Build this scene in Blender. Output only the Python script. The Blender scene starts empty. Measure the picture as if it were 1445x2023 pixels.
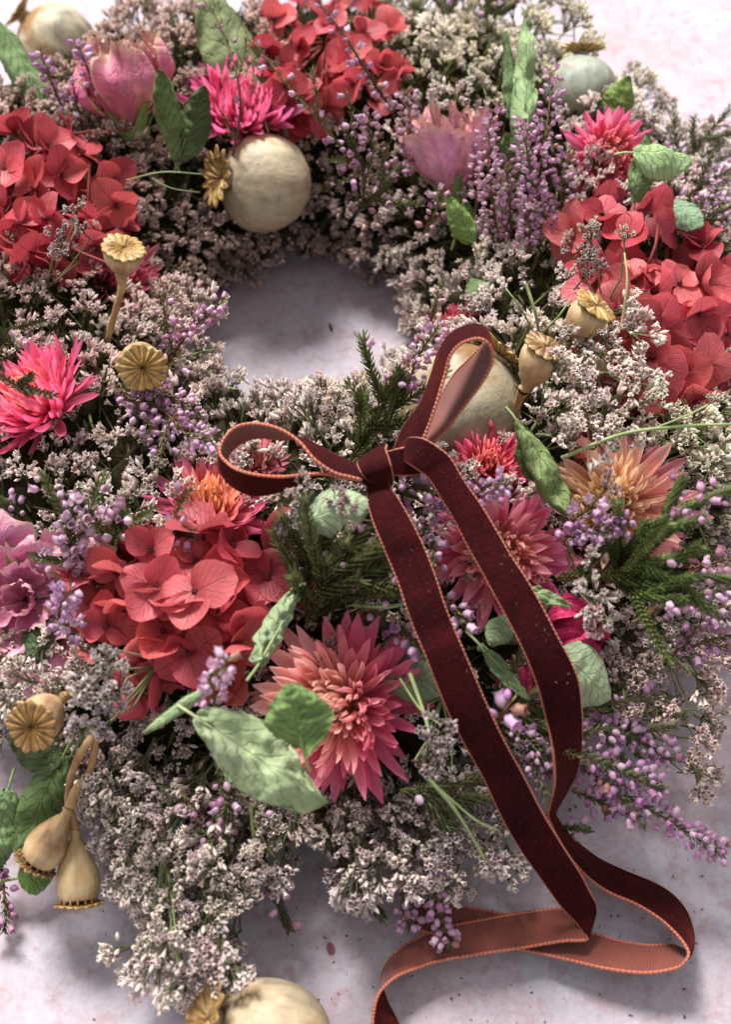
import bpy, math, random
import numpy as np
from mathutils import Matrix, Vector, noise as mnoise

CM = 0.01
rnd = random.Random(7)
npr = np.random.RandomState(7)
scene = bpy.context.scene
col = scene.collection

# ------------------------------------------------------------------ camera
FPX, DIST, PITCH = 2700.0, 40.0, math.radians(54)
CAM = np.array([0, -DIST*math.cos(PITCH), DIST*math.sin(PITCH)])
FW = np.array([0, math.cos(PITCH), -math.sin(PITCH)])
UP = np.array([0, math.sin(PITCH), math.cos(PITCH)])
RT = np.array([1.0, 0, 0])
cam_d = bpy.data.cameras.new("camera")
cam_d.sensor_fit = 'VERTICAL'
cam_d.sensor_height = 24
cam_d.lens = 24*FPX/2023
cam_d.clip_start = 0.01
cam_d.clip_end = 20
cam_d.dof.use_dof = True
cam_d.dof.focus_distance = 0.345
cam_d.dof.aperture_fstop = 10
cam = bpy.data.objects.new("camera", cam_d)
col.objects.link(cam)
cam.location = CAM*CM
cam.rotation_euler = (math.radians(90)-PITCH, 0, 0)
scene.camera = cam
# ------------------------------------------------------------------ light
world = bpy.data.worlds.new("World")
scene.world = world
world.use_nodes = True
bg = world.node_tree.nodes['Background']
bg.inputs[0].default_value = (0.93, 0.91, 0.94, 1)
bg.inputs[1].default_value = 0.58
def area(name, loc, size, power, colr, target=(0, 0.04, 0.02)):
    d = bpy.data.lights.new(name, 'AREA'); d.shape = 'RECTANGLE'
    d.size, d.size_y = size; d.energy = power; d.color = colr
    o = bpy.data.objects.new(name, d); col.objects.link(o)
    o.location = loc
    o.rotation_euler = (Vector(target)-Vector(loc)).to_track_quat('-Z', 'Y').to_euler()
    return o
area('window_light', (-0.85, 1.95, 2.8), (1.15, 1.0), 232, (1.0, 0.97, 0.955))
scene.view_settings.view_transform = 'Standard'
scene.view_settings.look = 'None'
scene.view_settings.exposure = 0.36
scene.view_settings.gamma = 1
scene.cycles.max_bounces = 6
scene.cycles.transparent_max_bounces = 8

# ------------------------------------------------------------------ picture helpers (photo pixels -> world cm)
def ray(x, y):
    return FW + RT*(x-722.5)/FPX + UP*(1011.5-y)/FPX
def at(x, y, z):
    d = ray(x, y); return CAM + d*((z-CAM[2])/d[2])
def at_depth(x, y, dep):
    return CAM + ray(x, y)*dep
def depth(P):
    return float((np.array(P)-CAM) @ FW)
def proj(P):
    d = np.array(P)-CAM; z = d @ FW
    return 722.5+FPX*(d @ RT)/z, 1011.5-FPX*(d @ UP)/z
WC = at(600, 695, 0)
R0, AW, ZB, HT, KY = 9.0, 5.1, 0.8, 4.4, 1/1.12
def rad(x, y):
    dx, dy = x-WC[0], y-WC[1]
    if dy < 0: dy *= KY
    return math.hypot(dx, dy)
def surf_z(x, y):
    q = (rad(x, y)-R0)/AW
    return -1 if abs(q) >= 1 else ZB+HT*math.sqrt(1-q*q)
def at_surf(x, y, dz=0.0):
    """where the ray of a photo pixel meets the wreath's outer surface (or the table), lifted by dz toward the camera"""
    d = ray(x, y); dn = np.linalg.norm(d)
    t = (7-CAM[2])/d[2]
    while True:
        P = CAM+d*t
        if P[2] < 0.3 or P[2] < surf_z(P[0], P[1]): break
        t += 0.1
    return P - d/dn*dz
def world_dir(v):
    """direction given as seen in the photo: right, up, toward the camera"""
    w = RT*v[0]+UP*v[1]-FW*v[2]
    return w/np.linalg.norm(w)
def normal_at(P):
    """outward normal of the wreath's surface near P"""
    dx, dy = P[0]-WC[0], P[1]-WC[1]
    r = max(1e-3, math.hypot(dx, dy)); q = (rad(P[0], P[1])-R0)/AW
    q = max(-1, min(1, q)); h = math.sqrt(max(0.02, 1-q*q))
    n = np.array([dx/r*q, dy/r*q, h]); return n/np.linalg.norm(n)

# ------------------------------------------------------------------ colour helpers
def lin(h):
    h = h.lstrip('#'); out = []
    for k in (0, 2, 4):
        c = int(h[k:k+2], 16)/255
        out.append(c/12.92 if c <= .04045 else ((c+.055)/1.055)**2.4)
    return np.array(out)
def mix(a, b, t): return np.asarray(a)*(1-t)+np.asarray(b)*t

# ------------------------------------------------------------------ materials
class NT:
    def __init__(s, name):
        s.m = bpy.data.materials.new(name); s.m.use_nodes = True
        s.t = s.m.node_tree; s.t.nodes.clear()
    def n(s, typ, **kw):
        nd = s.t.nodes.new(typ)
        for k, v in kw.items(): setattr(nd, k, v)
        return nd
    def l(s, a, b): s.t.links.new(a, b)
    def val(s, inp, v):
        if hasattr(v, 'is_linked') or isinstance(v, bpy.types.NodeSocket): s.l(v, inp)
        else: inp.default_value = v
    def math(s, op, a, b=0.0, c=None):
        nd = s.n('ShaderNodeMath', operation=op); s.val(nd.inputs[0], a); s.val(nd.inputs[1], b)
        if c is not None: s.val(nd.inputs[2], c)
        return nd.outputs[0]
    def mixc(s, f, a, b, mode='MIX'):
        nd = s.n('ShaderNodeMix', data_type='RGBA', blend_type=mode)
        s.val(nd.inputs[0], f); s.val(nd.inputs[6], a); s.val(nd.inputs[7], b); return nd.outputs[2]
    def noise(s, vec, scale, detail=3, rough=.55, w=None):
        nd = s.n('ShaderNodeTexNoise', noise_dimensions='4D' if w is not None else '3D')
        s.l(vec, nd.inputs['Vector']); nd.inputs['Scale'].default_value = scale
        nd.inputs['Detail'].default_value = detail; nd.inputs['Roughness'].default_value = rough
        if w is not None: s.val(nd.inputs['W'], w)
        return nd.outputs[0]
    def ramp(s, f, stops):
        nd = s.n('ShaderNodeValToRGB'); s.l(f, nd.inputs[0]); e = nd.color_ramp.elements
        while len(e) < len(stops): e.new(0.5)
        for k, (p, c) in enumerate(stops):
            e[k].position = p; e[k].color = (c[0], c[1], c[2], 1)
        return nd.outputs[0]
    def rng(s, f, a, b, c, d):
        nd = s.n('ShaderNodeMapRange'); s.l(f, nd.inputs[0])
        for k, v in enumerate((a, b, c, d)): nd.inputs[k+1].default_value = v
        return nd.outputs[0]
def g3(v): return (v, v, v, 1)

def plant_mat(name, rough=.6, trans=.25, nscale=250, namp=.25, bump=.4, bscale=500, veins=None, spec=.3, sheen=0, bdist=.0004):
    m = NT(name)
    attr = m.n('ShaderNodeAttribute', attribute_name='Col')
    info = m.n('ShaderNodeObjectInfo'); tc = m.n('ShaderNodeTexCoord')
    w = m.math('MULTIPLY', info.outputs['Random'], 37.0)
    c = m.mixc(1.0, attr.outputs[0], info.outputs['Color'], 'MULTIPLY')
    nz = m.noise(tc.outputs['Object'], nscale, 4, .6, w)
    c = m.mixc(1.0, c, m.ramp(nz, [(.3, (1-namp,)*3), (.7, (1+namp*.6,)*3)]), 'MULTIPLY')
    height = m.noise(tc.outputs['Object'], bscale, 3, .6, w)
    if veins:
        uv = m.n('ShaderNodeUVMap'); sep = m.n('ShaderNodeSeparateXYZ'); m.l(uv.outputs[0], sep.inputs[0])
        u, v = sep.outputs[0], sep.outputs[1]
        au = m.math('ABSOLUTE', u)
        wob = m.math('MULTIPLY', m.math('SUBTRACT', m.noise(uv.outputs[0], 3, 2), .5), veins.get('wob', .25))
        # side veins leave the midrib and sweep toward the tip
        s1 = m.math('SUBTRACT', v, m.math('MULTIPLY', m.math('POWER', au, veins.get('pow', .8)), veins.get('slope', .45)))
        s1 = m.math('ADD', s1, wob)
        f = m.math('ABSOLUTE', m.math('SUBTRACT', m.math('FRACT', m.math('MULTIPLY', s1, veins['n'])), .5))
        line = m.math('SUBTRACT', 1.0, m.math('MINIMUM', m.math('MULTIPLY', f, veins.get('sharp', 9)), 1.0))
        mid = m.math('SUBTRACT', 1.0, m.math('MINIMUM', m.math('MULTIPLY', au, veins.get('msharp', 22)), 1.0))
        both = m.math('MAXIMUM', line, mid)
        fade = m.math('SUBTRACT', 1.0, m.math('MULTIPLY', au, .55))
        both = m.math('MULTIPLY', both, fade)
        c = m.mixc(m.math('MULTIPLY', both, veins['amt']), c, m.mixc(1.0, c, (*veins['tint'], 1), 'MULTIPLY'))
        height = m.math('ADD', height, m.math('MULTIPLY', both, veins.get('bump', -.8)))
    b = m.n('ShaderNodeBump'); b.inputs['Strength'].default_value = bump; b.inputs['Distance'].default_value = bdist
    m.l(height, b.inputs['Height'])
    p = m.n('ShaderNodeBsdfPrincipled'); m.l(c, p.inputs['Base Color']); m.l(b.outputs[0], p.inputs['Normal'])
    p.inputs['Roughness'].default_value = rough; p.inputs['Specular IOR Level'].default_value = spec
    p.inputs['Sheen Weight'].default_value = sheen
    out = m.n('ShaderNodeOutputMaterial')
    if trans:
        tr = m.n('ShaderNodeBsdfTranslucent'); m.l(c, tr.inputs[0]); m.l(b.outputs[0], tr.inputs['Normal'])
        mx = m.n('ShaderNodeMixShader'); mx.inputs[0].default_value = trans
        m.l(p.outputs[0], mx.inputs[1]); m.l(tr.outputs[0], mx.inputs[2]); m.l(mx.outputs[0], out.inputs[0])
    else: m.l(p.outputs[0], out.inputs[0])
    return m.m

M = {}
M['hydrangea'] = plant_mat('hydrangea_petal', .5, .36, 160, .22, .5, 900,
    dict(n=5, slope=.75, pow=.9, amt=.7, tint=(.42, .18, .2), sharp=11, msharp=26, wob=.16, bump=-.9), .35, bdist=.00025)
M['straw'] = plant_mat('papery_bract', .35, .5, 200, .10, .3, 500,
    dict(n=0.01, slope=0, amt=.35, tint=(.7, .5, .55), msharp=10, bump=-.5, sharp=1), .5, bdist=.0002)
M['rose'] = plant_mat('dried_rose_petal', .6, .14, 170, .25, 1.0, 420,
    dict(n=7, slope=.5, amt=.25, tint=(.7, .5, .55), sharp=6, msharp=8, bump=-.3), .3, bdist=.0006)
M['leaf'] = plant_mat('dried_leaf', .7, .2, 150, .3, .7, 500,
    dict(n=8, slope=.32, amt=.14, tint=(.62, .68, .5), sharp=8, msharp=30, wob=.22, bump=-.8), .25, bdist=.0008)
M['statice'] = plant_mat('sea_lavender', .6, .42, 500, .12, .2, 1500, spec=.4)
M['stem'] = plant_mat('dry_stem', .65, 0, 300, .3, .4, 900, spec=.3)
M['bell'] = plant_mat('heather_bell', .45, .3, 600, .2, .3, 1500, spec=.4)
M['needle'] = plant_mat('heather_needles', .55, .1, 500, .35, .3, 1500, spec=.35)
M['moss'] = plant_mat('dark_moss', .95, 0, 500, .4, .8, 900, spec=.02)
M['ochre'] = plant_mat('pod_crown', .42, 0, 420, .6, .9, 900, spec=.5, bdist=.0004)
M['urn'] = plant_mat('poppy_urn', .5, 0, 200, .18, .6, 350, spec=.4, bdist=.0004)

def pod_mat(name='mottled_poppy_pod', stops=(('6c6a62',.34),('a9a28f',.43),('bdb29a',.52),('96744a',.63)), spots=.68, sc=55):
    m = NT(name); info = m.n('ShaderNodeObjectInfo'); tc = m.n('ShaderNodeTexCoord')
    w = m.math('MULTIPLY', info.outputs['Random'], 53.0); ob = tc.outputs['Object']
    attr = m.n('ShaderNodeAttribute', attribute_name='Col')
    big = m.noise(ob, sc, 4, .6, w)
    c = m.ramp(big, [(p_, lin(h_)) for h_, p_ in stops])
    c = m.mixc(1.0, c, attr.outputs[0], 'MULTIPLY')
    c = m.mixc(1.0, c, info.outputs['Color'], 'MULTIPLY')
    mp = m.n('ShaderNodeMapping'); m.l(ob, mp.inputs[0]); mp.inputs['Scale'].default_value = (1, 1, .25)
    st = m.noise(mp.outputs[0], 420, 4, .7, w)
    c = m.mixc(1.0, c, m.ramp(st, [(.3, (.78, .74, .7)), (.6, (1.05,)*3)]), 'MULTIPLY')
    sp = m.noise(ob, 700, 2, .5, w)
    c = m.mixc(m.rng(sp, spots, spots+.05, 0, .6), c, (.12, .08, .05, 1))
    b = m.n('ShaderNodeBump'); b.inputs['Strength'].default_value = .6; b.inputs['Distance'].default_value = .0006
    m.l(m.math('ADD', st, m.noise(ob, 140, 3, .6, w)), b.inputs['Height'])
    p = m.n('ShaderNodeBsdfPrincipled'); m.l(c, p.inputs['Base Color']); m.l(b.outputs[0], p.inputs['Normal'])
    p.inputs['Roughness'].default_value = .55; p.inputs['Specular IOR Level'].default_value = .35
    m.l(p.outputs[0], m.n('ShaderNodeOutputMaterial').inputs[0]); return m.m
M['pod'] = pod_mat()
M['urn'] = pod_mat('striated_tan_urn', (('7c6248',.3),('b09672',.42),('cab48c',.54),('bfae90',.68)), .66, 90)

def table_mat():
    m = NT('mottled_pink_plaster'); tc = m.n('ShaderNodeTexCoord'); ob = tc.outputs['Object']
    a = m.noise(ob, 14, 5, .62); b_ = m.noise(ob, 75, 5, .7); f = m.noise(ob, 420, 3, .7)
    c = m.ramp(a, [(.35, lin('aca9b2')), (.52, lin('aea5ac')), (.68, lin('ad999c'))])
    c = m.mixc(m.rng(b_, .50, .66, 0, .62), c, (*lin('a4888d'), 1))
    c = m.mixc(m.rng(m.noise(ob, 190, 4, .7), .50, .66, 0, .6), c, (*lin('9b7d7d'), 1))
    c = m.mixc(m.rng(m.noise(ob, 150, 4, .7), .52, .68, 0, .5), c, (*lin('bdb9c1'), 1))
    c = m.mixc(1.0, c, m.ramp(f, [(.3, (.88, .86, .88)), (.65, (1.04,)*3)]), 'MULTIPLY')
    c = m.mixc(m.rng(m.noise(ob, 300, 2, .5), .74, .78, 0, .5), c, (*lin('8d6d72'), 1))
    bp = m.n('ShaderNodeBump'); bp.inputs['Strength'].default_value = .3; bp.inputs['Distance'].default_value = .0004
    m.l(m.math('ADD', f, b_), bp.inputs['Height'])
    p = m.n('ShaderNodeBsdfPrincipled'); m.l(c, p.inputs['Base Color']); m.l(bp.outputs[0], p.inputs['Normal'])
    p.inputs['Roughness'].default_value = .6; p.inputs['Specular IOR Level'].default_value = .3
    m.l(p.outputs[0], m.n('ShaderNodeOutputMaterial').inputs[0]); return m.m
M['table'] = table_mat()

def velvet_mat():
    m = NT('burgundy_velvet'); tc = m.n('ShaderNodeTexCoord'); ob = tc.outputs['Object']
    f = m.noise(ob, 2600, 2, .7); g = m.noise(ob, 140, 3, .6)
    c = m.mixc(m.rng(g, .25, .80, 0, 1), (*lin('1e0509'), 1), (*lin('3a0a0e'), 1))
    c = m.mixc(m.rng(f, .60, .8, 0, .7), c, (*lin('8c3a28'), 1))
    bp = m.n('ShaderNodeBump'); bp.inputs['Strength'].default_value = .8; bp.inputs['Distance'].default_value = .0004
    m.l(m.math('ADD', f, m.math('MULTIPLY', g, 2.6)), bp.inputs['Height'])
    p = m.n('ShaderNodeBsdfPrincipled'); m.l(c, p.inputs['Base Color']); m.l(bp.outputs[0], p.inputs['Normal'])
    p.inputs['Roughness'].default_value = .95; p.inputs['Specular IOR Level'].default_value = .1
    p.inputs['Sheen Weight'].default_value = .45; p.inputs['Sheen Roughness'].default_value = .22
    p.inputs['Sheen Tint'].default_value = (*lin('b8503a'), 1)
    m.l(p.outputs[0], m.n('ShaderNodeOutputMaterial').inputs[0]); return m.m
def satin_mat(name, c1, c2, freq):
    m = NT(name); uv = m.n('ShaderNodeUVMap'); sep = m.n('ShaderNodeSeparateXYZ'); m.l(uv.outputs[0], sep.inputs[0])
    s = m.math('ADD', m.math('MULTIPLY', m.math('SINE', m.math('MULTIPLY', sep.outputs[1], freq)), .5), .5)
    tc = m.n('ShaderNodeTexCoord'); nz = m.noise(tc.outputs['Object'], 300, 3)
    c = m.mixc(m.math('MULTIPLY', m.math('ADD', s, nz), .5), (*lin(c1), 1), (*lin(c2), 1))
    bp = m.n('ShaderNodeBump'); bp.inputs['Strength'].default_value = .6; bp.inputs['Distance'].default_value = .0003
    m.l(s, bp.inputs['Height'])
    p = m.n('ShaderNodeBsdfPrincipled'); m.l(c, p.inputs['Base Color']); m.l(bp.outputs[0], p.inputs['Normal'])
    p.inputs['Roughness'].default_value = .5; p.inputs['Specular IOR Level'].default_value = .35
    p.inputs['Sheen Weight'].default_value = .2
    m.l(p.outputs[0], m.n('ShaderNodeOutputMaterial').inputs[0]); return m.m
M['velvet'] = velvet_mat()
M['satin'] = satin_mat('salmon_satin_backing', '683228', '8c4c3e', 100.0)
M['piping'] = satin_mat('salmon_woven_edging', '98432e', 'c87a5c', 60.0)

# ------------------------------------------------------------------ mesh builder (cm)
class MB:
    def __init__(s): s.v = []; s.f = []; s.c = []; s.uv = []
    def add(s, vs, fs, cs, uvs=None):
        o = len(s.v); vs = [tuple(map(float, p)) for p in vs]; s.v += vs
        if not isinstance(cs, list): cs = [cs]*len(vs)
        s.c += [tuple(c) for c in cs]
        s.uv += uvs if uvs else [(0.5, 0.5)]*len(vs)
        s.f += [tuple(i+o for i in f) for f in fs]
    def grid(s, P, C, nu, nv, UV=None, closed=False):
        """P: nv rows of nu points"""
        fs = []
        for j in range(nv-1):
            for i in range(nu if closed else nu-1):
                i2 = (i+1) % nu
                fs.append((j*nu+i, j*nu+i2, (j+1)*nu+i2, (j+1)*nu+i))
        s.add(P, fs, C, UV)
    def tube(s, pts, rs, sides, c, cap=True):
        pts = [np.array(p, float) for p in pts]; n = len(pts); P = []; C = []
        if not hasattr(rs, '__len__'): rs = [rs]*n
        a = None
        for k in range(n):
            t = pts[min(k+1, n-1)]-pts[max(k-1, 0)]; t = t/(np.linalg.norm(t)+1e-9)
            if a is None:
                a = np.cross(t, [0.3, 0.5, 1.0]); 
            a = a-t*(a @ t); a = a/(np.linalg.norm(a)+1e-9); b = np.cross(t, a)
            for i in range(sides):
                th = 2*math.pi*i/sides
                P.append(pts[k]+(a*math.cos(th)+b*math.sin(th))*rs[k])
                C.append(c[k] if isinstance(c, list) else c)
        o = len(s.v); s.grid(P, C, sides, n, None, True)
        if cap: s.f.append(tuple(o+(n-1)*sides+i for i in range(sides)))
    def build(s, name, mat, smooth=True):
        me = bpy.data.meshes.new(name)
        V = np.array(s.v)*CM
        me.from_pydata(V.tolist(), [], s.f)
        a = me.color_attributes.new('Col', 'FLOAT_COLOR', 'POINT')
        C = np.ones((len(V), 4)); C[:, :3] = np.array(s.c); a.data.foreach_set('color', C.ravel())
        uvl = me.uv_layers.new(name='UVMap'); idx = np.empty(len(me.loops), int); me.loops.foreach_get('vertex_index', idx)
        uvl.data.foreach_set('uv', np.array(s.uv)[idx].ravel())
        if smooth: me.polygons.foreach_set('use_smooth', [True]*len(me.polygons))
        me.materials.append(M[mat]); me.update(); return me

def ob(name, mesh, parent=None, mat4=None, color=None, kind=None, label=None):
    o = bpy.data.objects.new(name, mesh); col.objects.link(o)
    if parent is not None: o.parent = parent
    if mat4 is not None: o.matrix_local = mat4
    if color is not None: o.color = (color[0], color[1], color[2], 1)
    if kind: o['kind'] = kind
    if label: o['label'] = label
    return o
THINGS = []
def thing(name, label, cat, P, Q=None, group=None, mesh=None, color=None, px=None, land=None):
    mt = Matrix.Translation(Vector(P)*CM)
    if Q is not None: mt = mt @ Q.to_4x4()
    o = ob(name, mesh, None, mt, color)
    o['label'] = label; o['category'] = cat
    if group: o['group'] = group
    if land: LAND.append((px if px else proj(P), land))
    THINGS.append((o, px if px else proj(P))); return o
LAND = []
def frame(z, y=None, roll=0):
    """rotation matrix whose +Z is z and +Y is as near y as can be"""
    z = Vector(z).normalized(); y = Vector(y) if y is not None else Vector((.13, 1, .21))
    x = y.cross(z)
    if x.length < 1e-4: x = Vector((1, 0, 0)).cross(z)
    x.normalize(); y = z.cross(x)
    m = Matrix((x, y, z)).transposed()
    return m @ Matrix.Rotation(roll, 3, 'Z') if roll else m
def T4(loc, R=None, s=1.0):
    m = Matrix.Translation(Vector(loc)*CM)
    if R is not None: m = m @ R.to_4x4()
    return m @ Matrix.Scale(s, 4) if s != 1 else m
def catmull(P, n):
    P = [np.array(p, float) for p in P]; out = []
    Q = [2*P[0]-P[1]]+P+[2*P[-1]-P[-2]]
    for k in range(1, len(Q)-2):
        for j in range(n):
            t = j/n; a, b, c, d = Q[k-1], Q[k], Q[k+1], Q[k+2]
            out.append(.5*((2*b)+(c-a)*t+(2*a-5*b+4*c-d)*t*t+(3*b-a-3*c+d)*t**3))
    out.append(P[-1]); return out

# ------------------------------------------------------------------ table
mb = MB(); N = 24; P = []
for j in range(N+1):
    for i in range(N+1): P.append(((i-N/2)*12, (j-N/2)*12+40, 0))
mb.grid(P, (1, 1, 1), N+1, N+1)
t = ob('table_top', mb.build('table_top', 'table')); t['kind'] = 'structure'

# ------------------------------------------------------------------ wreath base: dark moss ring on a straw core
mb = MB(); P = []; C = []; nu, nv = 34, 150
for j in range(nv):
    az = 2*math.pi*j/nv
    for i in range(nu):
        a = 2*math.pi*i/nu
        lump = 1+.10*math.sin(az*23+a*3)+.10*math.sin(az*41-a*5)+npr.uniform(-.09, .09)
        r = R0+(AW-.75)*math.cos(a)*lump; z = 2.0+(HT-1.75 if math.sin(a) > 0 else 1.9)*math.sin(a)*lump
        sy = 1/KY if math.sin(az) < 0 else 1
        P.append((WC[0]+r*math.cos(az), WC[1]+r*math.sin(az)*sy, max(.05, z)))
        C.append(mix(lin('1d1a12'), lin('33301f'), npr.rand()))
P += P[:nu]; C += C[:nu]
mb.grid(P, C, nu, nv+1, None, True)
wb = thing('wreath_base', 'dark moss covered ring showing in the gaps between the dried flowers', 'wreath base', (0, 0, 0))
ob('moss_ring', mb.build('moss_ring', 'moss'), wb)
# short moss and leaf scraps bristling from the ring
mb = MB()
for k in range(16000):
    az = npr.uniform(0, 2*math.pi); a = npr.uniform(-.15, math.pi+.15); sy = 1/KY if math.sin(az) < 0 else 1
    ca_, sa_ = math.cos(a), math.sin(a); q0 = np.array([WC[0]+(R0+(AW-.75)*ca_)*math.cos(az), WC[1]+(R0+(AW-.75)*ca_)*math.sin(az)*sy, max(.2, 2.0+(HT-1.75)*sa_)])
    px = proj(q0)
    if not (-50 < px[0] < 1500 and -60 < px[1] < 2080): continue
    d = np.array([math.cos(az)*ca_, math.sin(az)*ca_, max(.1, sa_)])+npr.normal(0, .55, 3); d /= np.linalg.norm(d)
    w = np.cross(d, npr.normal(0, 1, 3)); w /= np.linalg.norm(w); L = npr.uniform(.35, .95); wd = npr.uniform(.02, .06)
    c = mix(lin('2e3518'), lin('5a5034'), npr.rand())*npr.uniform(.6, 1.3)
    mb.add([q0, q0+d*L*.55+w*wd, q0+d*L*1.0, q0+d*L*.55-w*wd], [(0, 1, 2), (0, 2, 3)], tuple(c))
ob('moss_bristle', mb.build('moss_bristle', 'moss', False), wb, kind='stuff')
# twigs laid round the ring
mb = MB()
for k in range(700):
    az = npr.uniform(0, 2*math.pi); a = npr.uniform(-.1, math.pi+.1); pts = []
    ln = npr.uniform(.15, .45); tw = npr.uniform(-.5, .5); sy = 1/KY if math.sin(az) < 0 else 1
    for j in range(5):
        t_ = j/4; aa = a+tw*t_; zz = az+ln*t_
        r = R0+(AW-.45+t_*.25)*math.cos(aa); sy = 1/KY if math.sin(zz) < 0 else 1
        pts.append((WC[0]+r*math.cos(zz), WC[1]+r*math.sin(zz)*sy, max(.2, ZB+(HT-.55+t_*.3)*math.sin(aa))))
    px = proj(pts[2])
    if not (-60 < px[0] < 1510 and -80 < px[1] < 2100): continue
    c = mix(lin('4a4a2a'), lin('5a4030'), npr.rand()); c = c if npr.rand() < .7 else lin('6f7a48')
    mb.tube(pts, npr.uniform(.025, .05), 4, c)
o = ob('twigs', mb.build('twigs', 'stem'), wb, kind='stuff')

# ------------------------------------------------------------------ petal sheet
def sheet(L, W, wf, cup=.0, bend=.0, tipcurl=.0, nu=5, nv=7, crumple=0.0, seed=0, colf=None, twist=0, fold=0, edge=0):
    """a petal: grows along +Y from the origin, upper side +Z; wf(v) gives half width 0..1"""
    r = np.random.RandomState(seed); ph = r.uniform(0, 6.28, 8)
    P = []; C = []; UV = []
    y = z = 0.0; ang = 0.0; rows = []
    for j in range(nv):
        v = j/(nv-1)
        if j: 
            a = bend*(v-.5/(nv-1))+tipcurl*max(0, v-.6)**1.5*4
            y += math.cos(a)*L/(nv-1); z += math.sin(a)*L/(nv-1)
        a = bend*v+tipcurl*max(0, v-.6)**1.5*4
        rows.append((y, z, a))
    for j in range(nv):
        v = j/(nv-1); y, z, a = rows[j]; w = W*wf(v)
        for i in range(nu):
            u = -1+2*i/(nu-1)
            k = cup*u*u*w + fold*abs(u)*w + crumple*(math.sin(u*4+v*7+ph[0])*.5+math.sin(v*13+ph[1]-u*3)*.3+math.sin(u*9+ph[2]+v*3)*.3*v)*L
            k += edge*math.sin(v*22+ph[3]+u*2)*abs(u)**3*L + edge*math.sin(u*9+ph[4])*v**6*L
            tw = twist*v
            x = u*w*(1-.18*abs(cup)*abs(u)); xx = x*math.cos(tw)-k*math.sin(tw); k2 = x*math.sin(tw)+k*math.cos(tw)
            P.append((xx, y-math.sin(a)*k2, z+math.cos(a)*k2))
            C.append(tuple(colf(u, v)) if colf else (1, 1, 1)); UV.append((u, v))
    m = MB(); m.grid(P, C, nu, nv, UV); return m

# ------------------------------------------------------------------ coral hydrangeas
def hyd_w(v): return math.sin(math.pi*min(1, (v*.93+.035))**.80)**.62 if v < 1 else .30
def hyd_c(u, v):
    c = mix((.55, .32, .34), (1, 1, 1), min(1, v*3.2)); e = max(abs(u), v)**6
    return mix(c, (1.25, 1.22, 1.15), e*.35)
hyd_meshes = []
for k, (cup, bend, tc, fo) in enumerate([(.18, .15, -.2, 0), (.3, .45, .1, 0), (.05, -.35, -.4, .08), (.35, -.1, .3, 0), (-.12, .25, -.3, 0), (.5, .7, .2, .1), (.1, -.55, .0, .1), (.22, .35, -.6, 0)]):
    hyd_meshes.append(sheet(1.0, .56, hyd_w, cup, bend, tc, 7, 8, .016, k, hyd_c, fold=fo, edge=.012).build('petal', 'hydrangea'))
mb = MB()
mb.tube([(0, 0, -1.6), (.1, 0, -.8), (0, 0, -.05)], [.05, .045, .05], 5, lin('7a2f2c'))
for k in range(4):
    a = k*1.57+.5; mb.tube([(0, 0, -.08), (.03*math.cos(a), .03*math.sin(a), .06), (.05*math.cos(a), .05*math.sin(a), .13)], [.06, .045, .03], 5, lin('5a1f20'))
hyd_heart = mb.build('floret_heart', 'stem')
HYD = [lin('d4606a'), lin('c8505c'), lin('dc7676'), lin('c24a56'), lin('d66866'), lin('b2444e')]
def floret(head, inv, P, n, R, colr, open_=.0):
    q = frame(n, None, rnd.uniform(0, 6.28))
    f = ob('floret', hyd_heart, head, inv @ T4(P, q), (1, 1, 1))
    lift0 = rnd.uniform(-.15, .5)+open_
    for k in range(4):
        a = math.pi/2*k+rnd.uniform(-.22, .22); lift = lift0+rnd.gauss(0, .36)
        R3 = Matrix.Rotation(a, 3, 'Z') @ Matrix.Rotation(lift, 3, 'X') @ Matrix.Rotation(rnd.gauss(0, .22), 3, 'Y')
        s = R*rnd.uniform(.82, 1.12)
        c = mix(colr, rnd.choice(HYD), .4)*rnd.uniform(.78, 1.14)
        ob('petal', rnd.choice(hyd_meshes), f, T4((0, 0, .02*k), R3, s), c)
def hydrangea(pts, label, land, cen, dome, R=1.05, under=14, dz=.7, seed=1, dark=1.0):
    rnd.seed(seed)
    C0 = at_surf(*cen, -1.0)
    head = thing('coral_hydrangea', label, 'hydrangea', C0, None, 'coral hydrangea heads in the wreath', px=cen, land=land)
    mb = MB()
    S = [proj_pt for proj_pt in pts]
    rx = max(abs(p[0]-cen[0]) for p in pts)+40; ry = max(abs(p[1]-cen[1]) for p in pts)+40
    inv = Matrix.Translation(-Vector(C0)*CM)
    allp = [(p, 0) for p in pts]
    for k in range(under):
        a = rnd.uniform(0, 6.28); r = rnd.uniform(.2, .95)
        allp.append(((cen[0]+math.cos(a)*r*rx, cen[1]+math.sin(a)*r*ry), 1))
    ct = world_dir((0, .1, 1))
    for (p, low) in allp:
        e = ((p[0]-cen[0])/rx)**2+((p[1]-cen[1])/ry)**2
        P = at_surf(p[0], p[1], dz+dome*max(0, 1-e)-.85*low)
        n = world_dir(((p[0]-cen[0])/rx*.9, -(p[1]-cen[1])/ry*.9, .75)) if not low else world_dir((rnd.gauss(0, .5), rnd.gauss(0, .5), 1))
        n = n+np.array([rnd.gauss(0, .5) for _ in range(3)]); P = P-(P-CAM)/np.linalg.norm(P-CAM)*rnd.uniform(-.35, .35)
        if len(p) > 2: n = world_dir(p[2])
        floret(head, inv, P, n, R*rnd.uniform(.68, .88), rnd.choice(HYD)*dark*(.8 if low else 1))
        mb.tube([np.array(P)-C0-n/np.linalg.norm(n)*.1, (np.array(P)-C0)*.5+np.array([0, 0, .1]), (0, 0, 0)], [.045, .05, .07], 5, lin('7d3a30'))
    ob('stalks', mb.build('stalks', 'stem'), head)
    return head
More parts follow.
